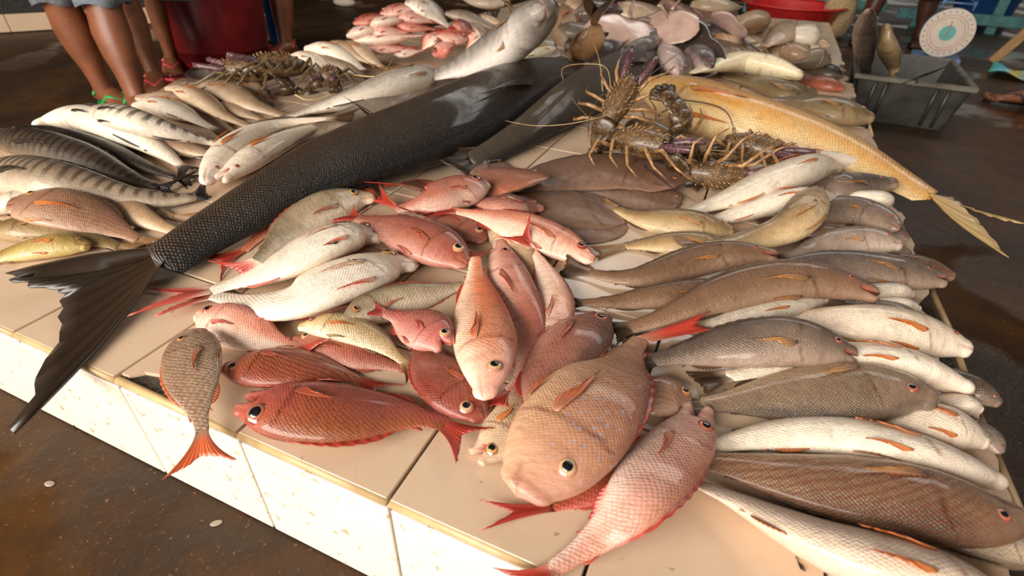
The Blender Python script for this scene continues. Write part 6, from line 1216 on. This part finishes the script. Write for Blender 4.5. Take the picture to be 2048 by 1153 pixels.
# ------------------------------------------------------------------ weighing scale
SC_WHITE = simple_mat('scale_face', srgb(222, 206, 190), .4, .06, 20)
SC_BLUE = simple_mat('scale_blue', srgb(104, 140, 184), .4, .2, 20)
SC_TEAL = simple_mat('scale_teal', srgb(96, 176, 166), .4, .1, 20)
SC_RED = simple_mat('scale_red', srgb(200, 80, 70), .4, .1, 20)
sc_ = thing('weighing_scale', 'round white dial weighing scale with blue frame behind the grey crate', 'scale', (1.87, 4.15, FLOOR_Z), R(-8))
b = MB(); b.box((0, .05, .015), (.26, .22, .03), bevel=.006); b.build('base', SC_BLUE, sc_, smooth=False)
b = MB(); b.tube([(0, -.02, .165), (0, .06, .165)], [.135, .135], 40); b.build('housing', SC_BLUE, sc_, smooth=False)
dl = MB(); dl.tube([(0, -.026, .165), (0, -.019, .165)], [.136, .136], 48); dial = dl.build('dial', SC_WHITE, sc_, smooth=False)
b = MB(); b.tube([(0, -.029, .165), (0, -.0255, .165)], [.042, .042], 32); b.build('dial_centre', SC_TEAL, dial, smooth=False)
for rr_ in (.10, .085):
    b = MB()
    pts_ = [(rr_ * math.cos(R(k * 7.5)), -.0265, .165 + rr_ * math.sin(R(k * 7.5))) for k in range(49)]
    b.tube(pts_, .0012, 5, cap=False); b.build('dial_ring', SC_RED, dial)
for k in range(24):
    g = R(k * 15); b = MB(); b.box((.118 * math.cos(g), -.0268, .165 + .118 * math.sin(g)), (.014, .002, .003), rot=(0, -g, 0)); b.build('tick', ANT_DARK, dial, smooth=False)
b = MB(); b.box((0, -.031, .19), (.004, .002, .09)); b.build('needle', SC_RED, dial, smooth=False)
b = MB()
for sx in (-1, 1): b.tube([(sx * .08, .03, .29), (sx * .08, .03, .36)], .006, 8); b.tube([(sx * .08, .03, .33), (sx * .03, .03, .36)], .005, 8)
b.tube([(-.09, .03, .325), (.09, .03, .325)], .006, 8)
b.build('bracket', SC_BLUE, sc_)
b = MB(); b.lathe([(.01, .358), (.13, .358), (.17, .372), (.172, .376), (.13, .364), (.01, .362)], 32, (0, .03, 0)); b.build('pan', SC_BLUE, sc_)

# ------------------------------------------------------------------ turquoise wooden stand, sack, cloth
TEAL = simple_mat('paint_teal', srgb(88, 142, 140), .6, .25, 16, .2)
REDP = simple_mat('paint_red', srgb(176, 34, 34), .5, .2, 10)
WOOD = simple_mat('wood_plank', srgb(176, 136, 90), .6, .2, 18, .1)
BLUEP = simple_mat('paint_blue', srgb(110, 160, 190), .6, .2, 16)
st = thing('turquoise_stand', 'turquoise painted wooden stand behind the red tub', 'stand', (1.05, 5.9, FLOOR_Z), R(8))
for k, (x, m_) in enumerate(((-.42, TEAL), (-.05, TEAL), (.12, BLUEP), (.30, TEAL), (.46, BLUEP), (.62, TEAL))):
    b = MB(); b.box((x, 0, .35), (.07 if k % 2 else .09, .06, .70), bevel=.004); b.build('post', m_, st, smooth=False)
for z_ in (.12, .34, .6):
    b = MB(); b.box((.12, -.05, z_), (1.2, .03, .07), bevel=.004); b.build('rail', TEAL, st, smooth=False)
rp = MB(); rp.box((0, 0, .3), (.13, .12, .60), bevel=.008)
tag(rp.build('red_post', REDP, None, smooth=False, loc=(.70, 5.45, FLOOR_Z)), 'thick red painted post left of the turquoise stand', 'post')
rp = MB(); rp.box((0, 0, .3), (.34, .10, .60), bevel=.008)
tag(rp.build('red_board', REDP, None, smooth=False, loc=(1.00, 6.25, FLOOR_Z)), 'red painted board behind the turquoise stand posts', 'board')
st2 = thing('turquoise_rail', 'turquoise rail frame at the top right behind the scale', 'stand', (2.35, 5.75, FLOOR_Z), R(-6))
for x in (-.35, .18, .62):
    b = MB(); b.box((x, 0, .32), (.07, .06, .64), bevel=.004); b.build('post', TEAL, st2, smooth=False)
b = MB(); b.box((.14, -.04, .10), (1.3, .04, .08), bevel=.004); b.build('rail', TEAL, st2, smooth=False)
b = MB(); b.box((.14, -.04, .5), (1.3, .04, .06), bevel=.004); b.build('rail', TEAL, st2, smooth=False)
wb_ = MB(); wb_.box((0, 0, .12), (.42, .3, .24), bevel=.01)
tag(wb_.build('carton', simple_mat('cardboard', srgb(206, 172, 120), .7, .15, 12), None, smooth=False, loc=(2.05, 6.3, FLOOR_Z + .18)), 'tan cardboard carton behind the white scale dial', 'box')
SACK = simple_mat('burlap', srgb(172, 146, 108), .85, .25, 90, .5)
b = MB(); n = 14; v = []; f = []
for i in range(13):
    q = i / 12; z_ = .34 * q
    for k in range(20):
        g = 2 * math.pi * k / 20
        r_ = (.105 + .03 * math.sin(q * 3.0)) * (1 - .35 * max(0, q - .72) / .28) * (1 + .07 * math.sin(3 * g + q * 6) + .05 * math.sin(7 * g - q * 9))
        if i == 0: r_ *= .8
        v.append((r_ * math.cos(g) * .8, r_ * math.sin(g) * .8, z_ + .02 * math.sin(2 * g) * q))
for i in range(12):
    for k in range(20): f.append((i * 20 + k, i * 20 + (k + 1) % 20, (i + 1) * 20 + (k + 1) % 20, (i + 1) * 20 + k))
f.append(tuple(range(20))[::-1]); f.append(tuple(range(240, 260)))
b.add(v, f)
sk = thing('burlap_sack', 'beige burlap sack standing right of the red tub', 'sack', (1.30, 4.75, FLOOR_Z))
b.build('bag', SACK, sk)
b = MB(); b.tube([(.075 * math.cos(R(k * 24)), .075 * math.sin(R(k * 24)), .285) for k in range(16)], .008, 6, cap=False); b.build('tie', SACK, sk)
pl = MB(); pl.box((0, 0, .36), (.05, .03, .78), rot=(R(-12), R(32), 0), bevel=.004)
tag(pl.build('wooden_plank', WOOD, None, smooth=False, loc=(2.34, 4.15, FLOOR_Z)), 'bare wooden plank leaning at the top right', 'plank')
def stripe_mat():
    t = NT('striped_cloth'); uv = t.node('ShaderNodeUVMap', uv_map='UVMap'); sp = t.node('ShaderNodeSeparateXYZ'); t.l.new(uv.outputs[0], sp.inputs[0])
    c = t.ramp(t.math('FRACT', t.math('MULTIPLY', sp.outputs[0], 2.0)), [(0, srgb(70, 156, 140)), (.28, srgb(96, 170, 190)), (.5, srgb(206, 178, 66)), (.78, srgb(90, 168, 190))])
    e = t.n[-1] if False else None
    t.set(Base_Color=c, Roughness=.6); return t.m
v = []; f = []; uv = []
for i in range(14):
    for j in range(9):
        x, y = i / 13 * .46, j / 8 * .20
        v.append((x, y, .035 + .018 * math.sin(i * .9 + j * .3) + .012 * math.cos(j * 1.1) + (0 if 0 < j < 8 else -.02))); uv.append((i / 13, j / 8))
for i in range(13):
    for j in range(8): f.append((i * 9 + j, (i + 1) * 9 + j, (i + 1) * 9 + j + 1, i * 9 + j + 1))
G_ = np.array(v).reshape(14, 9, 3); vv, ff, uu = sheet(G_, .006, np.array(uv).reshape(14, 9, 2))
o = obj('striped_cloth', mesh_data('striped_cloth', vv, ff, stripe_mat(), uu)); o.location = (2.06, 3.78, FLOOR_Z); o.rotation_euler = (0, 0, R(-18))
tag(o, 'crumpled cloth striped turquoise, blue and yellow on the right floor', 'cloth')
yb = MB(); yb.ell((0, 0, .09), (.10, .08, .10), 16, 10); yb.tube([(0, 0, .17), (.01, 0, .22), (.05, .02, .25)], [.03, .015, .03], 8)
tag(yb.build('yellow_bag', simple_mat('plastic_yellow', srgb(214, 176, 30), .35, .15, 14), None, loc=(2.72, 5.2, FLOOR_Z + .22)), 'yellow plastic bag at the upper right corner', 'bag')
wl = MB(); wl.ell((0, 0, .03), (.11, .06, .035), 18, 8); wl.ell((.03, .01, .055), (.06, .05, .03), 14, 8)
tag(wl.build('white_wad', simple_mat('paper_white', srgb(226, 206, 190), .7, .08, 30, .3), None, loc=(-2.56, 3.92, FLOOR_Z)), 'crumpled white wad lying on the far floor', 'litter')
for (x, y, r_, lb) in (((0.3246, -0.0255, -0.1900)[0], (0.3246, -0.0255, -0.1900)[1], 40, 'pale fish scale flake on the floor nearest the front tiles'), ((0.0679, -0.0785, -0.1900)[0], (0.0679, -0.0785, -0.1900)[1], 10, 'grey fish scale flake on the floor at lower left')):
    b = MB(); b.ell((0, 0, .001), (.008, .0045, .0012), 14, 6)
    tag(b.build('fish_scale', simple_mat('flake' + str(r_), srgb(150, 138, 122), .25, .1, 60), None, loc=(x, y, FLOOR_Z), rot=(0, 0, R(r_))), lb, 'fish scale')

# ------------------------------------------------------------------ tiled ledge far left, timber at the back
led = thing('tiled_ledge', 'low tiled ledge along the far left of the floor', 'ledge', (-3.75, 2.0, FLOOR_Z), R(-30 + 90))
b = MB(); b.box((0, 0, .10), (3.0, .8, .20)); b.build('core', MORTAR, led, smooth=False)
for i in range(12):
    obj('tile', tile_mesh(.25, .10, TILE_TOP), led, (-1.375 + .25 * i, -.405, .055), (math.pi / 2, 0, 0))
    for j in range(3): obj('tile', tile_mesh(.25, .262, TILE_TOP), led, (-1.375 + .25 * i, -.265 + .265 * j, .204))
tm = MB(); tm.box((0, 0, .05), (1.5, .3, .10), bevel=.006)
tag(tm.build('timber_beam', WOOD, None, smooth=False, loc=(-2.75, 5.0, FLOOR_Z), rot=(0, 0, R(28))), 'pale timber beam lying at the far back floor', 'beam')

# ------------------------------------------------------------------ people (only legs and hems are in view)
def skin_mat(name, col):
    t = NT('skin_' + name); tc = t.node('ShaderNodeTexCoord').outputs['Object']; n = t.noise(tc, 14, 4); n2 = t.noise(tc, 160, 3)
    c = t.mix(t.step(n, .35, .7), srgb(*col), tuple(k * .72 for k in srgb(*col)))
    t.set(Base_Color=c, Roughness=.42, Normal=t.bump(n2, .2, .002), Subsurface_Weight=.08, Subsurface_Radius=(.01, .004, .002)); return t.m
SK1 = skin_mat('brown', (134, 80, 52)); SK2 = skin_mat('dark', (84, 50, 36))
LEG = [(.055, .030, .040, 0), (.09, .029, .037, .0), (.14, .033, .042, .004), (.21, .046, .056, .010), (.28, .053, .063, .012), (.35, .049, .058, .006), (.41, .052, .060, -.004), (.47, .060, .066, -.004), (.60, .074, .080, 0), (.74, .088, .094, 0)]
def person(label, feet, facing, skin, hem, cloth, cloth_col, sandals, k=1.15, top=True, lean=(0, 0)):
    """feet: two ground points; facing: heading of the toes"""
    c0 = Vector(((feet[0][0] + feet[1][0]) / 2, (feet[0][1] + feet[1][1]) / 2, FLOOR_Z))
    t = thing('person', label, 'person', c0)
    hx, hy = math.cos(facing), math.sin(facing)
    hip = Vector((lean[0], lean[1], .80)); side = Vector((hy, -hx, 0))
    b = MB(); tops = []
    order = []
    for i, ft in enumerate(feet):
        p = Vector((ft[0], ft[1], FLOOR_Z)) - c0
        sgn = 1 if p.dot(side) > 0 else -1
        hp = hip + side * .09 * sgn
        v = []; f = []; n = 18
        for (z_, rx, ry, bk) in LEG:
            q = z_ / .80; c = Vector((p.x, p.y, 0)).lerp(Vector((hp.x, hp.y, 0)), q ** 1.2); 
            c += Vector((-hx, -hy, 0)) * bk
            for j in range(n):
                g = 2 * math.pi * j / n
                d = Vector((hx, hy, 0)) * math.cos(g) * ry * k + side * math.sin(g) * rx * k
                v.append(c + d + Vector((0, 0, z_)))
        m_ = len(LEG)
        for a in range(m_ - 1):
            for j in range(n): f.append((a * n + j, a * n + (j + 1) % n, (a + 1) * n + (j + 1) % n, (a + 1) * n + j))
        f.append(tuple(range((m_ - 1) * n, m_ * n)))
        b.add(v, f)
        # foot: heel to toes
        v = []; f = []; prof = [(-.055, .018, .030, .03), (-.05, .032, .05, .034), (-.02, .036, .075, .04), (.03, .036, .07, .04), (.08, .040, .05, .03), (.13, .044, .034, .022), (.155, .042, .026, .018), (.165, .030, .018, .014)]
        for (x_, rw, hgt, cz) in prof:
            for j in range(12):
                g = 2 * math.pi * j / 12
                v.append(p + Vector((hx, hy, 0)) * x_ * 1.0 + side * math.cos(g) * rw + Vector((0, 0, .012 + max(0.001, hgt / 2 + hgt / 2 * math.sin(g)))))
        for a in range(len(prof) - 1):
            for j in range(12): f.append((a * 12 + j, a * 12 + (j + 1) % 12, (a + 1) * 12 + (j + 1) % 12, (a + 1) * 12 + j))
        f.append(tuple(range(12))[::-1]); f.append(tuple(range((len(prof) - 1) * 12, len(prof) * 12)))
        b.add(v, f)
        for q in range(5):
            r_ = (.014, .0105, .010, .009, .008)[q]; w_ = (-.030, -.008, .008, .023, .036)[q] * -sgn; x_ = (.178, .180, .174, .165, .152)[q]
            b.ell(p + Vector((hx, hy, 0)) * x_ + side * w_ * -1 + Vector((0, 0, .012 + r_)), (r_ * 1.5, r_ * 1.3, r_), 10, 6, rot=(0, 0, facing))
    # pelvis closes the figure under the clothes
    b.ell(hip, (.15, .15, .14), 18, 12)
    b.ell(hip + Vector((0, 0, .22)), (.14, .14, .22), 18, 12)
    b.build('body', skin, t)
    # shorts: two legs and a seat, one garment
    g_ = MB()
    for ft in feet:
        p = Vector((ft[0], ft[1], FLOOR_Z)) - c0; sgn = 1 if p.dot(side) > 0 else -1; hp = hip + side * .09 * sgn
        v = []; f = []; n = 24
        for a, z_ in enumerate(np.linspace(hem, .84, 8)):
            q = z_ / .80; c = Vector((p.x, p.y, 0)).lerp(Vector((hp.x, hp.y, 0)), min(1, q ** 1.2)); r_ = np.interp(z_, [e_[0] for e_ in LEG], [e_[2] for e_ in LEG]) * k + .016
            for j in range(n):
                g = 2 * math.pi * j / n; w_ = 1 + .06 * math.sin(5 * g + z_ * 9) + (.05 * math.sin(3 * g) if a == 0 else 0)
                v.append(c + Vector((math.cos(g) * r_ * w_, math.sin(g) * r_ * w_, z_ + .008 * math.sin(4 * g) * (a == 0))))
        m2 = []
        for a in range(7):
            for j in range(n): f.append((a * n + j, a * n + (j + 1) % n, (a + 1) * n + (j + 1) % n, (a + 1) * n + j))
        # inner lining ring gives the hem its thickness
        base = len(v)
        for j in range(n):
            q = v[j]; c = sum((v[kk] for kk in range(n)), Vector()) / n; v.append(q.lerp(c, .10) + Vector((0, 0, .0)))
        for j in range(n): v.append(v[base + j] + Vector((0, 0, .05)))
        for j in range(n): f.append((base + j, base + (j + 1) % n, (j + 1) % n, j)); f.append((base + n + j, base + n + (j + 1) % n, base + (j + 1) % n, base + j))
        g_.add(v, f)
    g_.ell(hip + Vector((0, 0, .05)), (.19, .17, .19), 22, 14)
    g_.build(cloth, simple_mat('cloth_' + cloth + cloth_col[0], cloth_col[1], .85, .2, 60, .3), t)
    if top:
        s_ = MB(); s_.ell(hip + Vector((0, 0, .36)), (.19, .16, .30), 20, 12); s_.build('shirt', simple_mat('shirt' + cloth_col[0], cloth_col[2], .85, .15, 40, .2), t)
    # sandals: sole and strap for each foot
    if sandals:
        sm = simple_mat('sandal' + cloth_col[0], sandals, .5, .15, 30)
        for ft in feet:
            p = Vector((ft[0], ft[1], FLOOR_Z)) - c0
            s_ = MB(); v = []; n = 20
            for j in range(n):
                g = 2 * math.pi * j / n; x_ = .06 + .135 * math.cos(g); w_ = (.052 if x_ > .05 else .043) * math.sin(g)
                v.append(p + Vector((hx, hy, 0)) * x_ + side * w_)
            v2 = [q + Vector((0, 0, .013)) for q in v]
            s_.add(v + v2, [tuple(range(n))[::-1], tuple(range(n, 2 * n))] + [(j, (j + 1) % n, (j + 1) % n + n, j + n) for j in range(n)])
            sole = s_.build('sandal_sole', sm, t, smooth=False)
            s_ = MB(); fw = Vector((hx, hy, 0))
            s_.tube([p + side * .046 + fw * .03 + Vector((0, 0, .012)), p + side * .03 + fw * .075 + Vector((0, 0, .055)), p + fw * .135 + Vector((0, 0, .040)), p - side * .03 + fw * .075 + Vector((0, 0, .055)), p - side * .046 + fw * .03 + Vector((0, 0, .012))], .007, 7)
            s_.tube([p + side * .04 + fw * -.01 + Vector((0, 0, .05)), p - fw * .058 + Vector((0, 0, .075)), p - side * .04 + fw * -.01 + Vector((0, 0, .05))], .007, 7)
            s_.build('sandal_strap', sm, t)
    return t
DENIM = srgb(124, 130, 138)
person('person in grey denim cut-offs and green sandals standing at far left of slab', [(-1.5169, 1.1128, -0.1900)[:2], (-1.3094, 1.0922, -0.1900)[:2]], R(-10), SK1, .375, 'denim_shorts', ('a', DENIM, srgb(120, 110, 100)), srgb(30, 150, 70), lean=(-.08, .02))
person('person in pink sandals standing behind the denim one', [(-1.5797, 1.3760, -0.1900)[:2], (-1.78, 1.62)], R(-40), SK1, .40, 'dark_shorts', ('b', srgb(96, 92, 96), srgb(140, 120, 110)), srgb(224, 80, 86), k=1.0)
person('person in blue shorts standing behind the dark red barrel', [(-1.5658, 2.1618, -0.1900)[:2], (-1.86, 2.40)], R(-100), SK1, .36, 'blue_shorts', ('c', srgb(36, 90, 170), srgb(60, 110, 170)), srgb(190, 70, 50), k=1.05)
person('person in black and pink standing beyond the grey crate', [(1.46, 4.55), (1.84, 4.66)], R(-95), SK2, .30, 'black_shorts', ('d', srgb(20, 18, 22), srgb(206, 110, 120)), srgb(30, 26, 26), k=1.15)
person('person with black sandal at the right frame edge', [(2.0857, 3.1143, -0.1900)[:2], (2.35, 3.35)], R(180), SK1, .36, 'brown_shorts', ('e', srgb(50, 40, 36), srgb(90, 80, 70)), srgb(26, 24, 26), k=1.05)
# blue cloth hanging beside the barrel
v = []; uv = []
for i in range(12):
    for j in range(14):
        q = j / 13; v.append((i / 11 * .12 - .06, .012 * math.sin(i * 1.4 + q * 2), .60 * (1 - q) + .0)); uv.append((i / 11, q))
vv, ff, uu = sheet(np.array(v).reshape(12, 14, 3), .006, np.array(uv).reshape(12, 14, 2))
bc = obj('blue_cloth', mesh_data('blue_cloth', vv, ff, simple_mat('cloth_blue', srgb(60, 124, 210), .7, .25, 30, .3), uu)); bc.location = (-1.70, 2.22, FLOOR_Z); bc.rotation_euler = (0, 0, R(-25))
tag(bc, 'bright blue cloth hanging down beside the red barrel', 'cloth')

# ------------------------------------------------------------------ the market shell
WALL = simple_mat('wall_plaster', srgb(88, 76, 64), .8, .2, 3)
CEIL = simple_mat('roof_sheet', srgb(70, 62, 54), .7, .2, 3)
def slab_box(name, c, d, mat, label):
    b = MB(); b.box((0, 0, 0), d); structure(b.build(name, mat, None, smooth=False, loc=c), label)
slab_box('wall_left', (-7.0, 4.0, 1.4), (.15, 16, 3.2), WALL, 'dim plaster wall far left of the market')
slab_box('wall_back', (-2.6, 10.0, 1.4), (9.0, .15, 3.2), WALL, 'dim plaster wall at the back of the market')
slab_box('ceiling', (0, 4.2, 3.1), (14.2, 12.0, .10), CEIL, 'low sheet metal market roof')

# ------------------------------------------------------------------ scraps lying on the fish and tiles
SCRAP = simple_mat('leaf_scrap', srgb(46, 34, 22), .6, .3, 200)
def scrap(label, loc, a, b_, rz, tilt=0.0):
    m_ = MB(); v = []; f = []; n = 12
    for s_ in (1, -1):
        for k in range(n):
            g = 2 * math.pi * k / n; w_ = 1 + .35 * math.sin(3 * g + a * 900) + .2 * math.sin(5 * g)
            v.append((a * math.cos(g) * w_, b_ * math.sin(g) * w_, s_ * .0006 + .0012 * math.sin(2 * g)))
    f = [tuple(range(n)), tuple(range(n, 2 * n))[::-1]] + [(k, k + n, (k + 1) % n + n, (k + 1) % n) for k in range(n)]
    m_.add(v, f)
    tag(m_.build('leaf_scrap', SCRAP, None, smooth=False, loc=loc, rot=(tilt, 0, rz)), label, 'scrap')
scrap('black seed-like scrap on the upper white snapper', (0.3026, 0.3010, 0.0610), .0065, .0016, R(50))
scrap('brown leaf scrap on the lower white snapper', (0.3533, 0.2788, 0.0560), .006, .0035, R(10))
scrap('dark leaf scrap on the beige front tile', (0.9777, 0.1028, 0.0010), .006, .0012, R(-60))
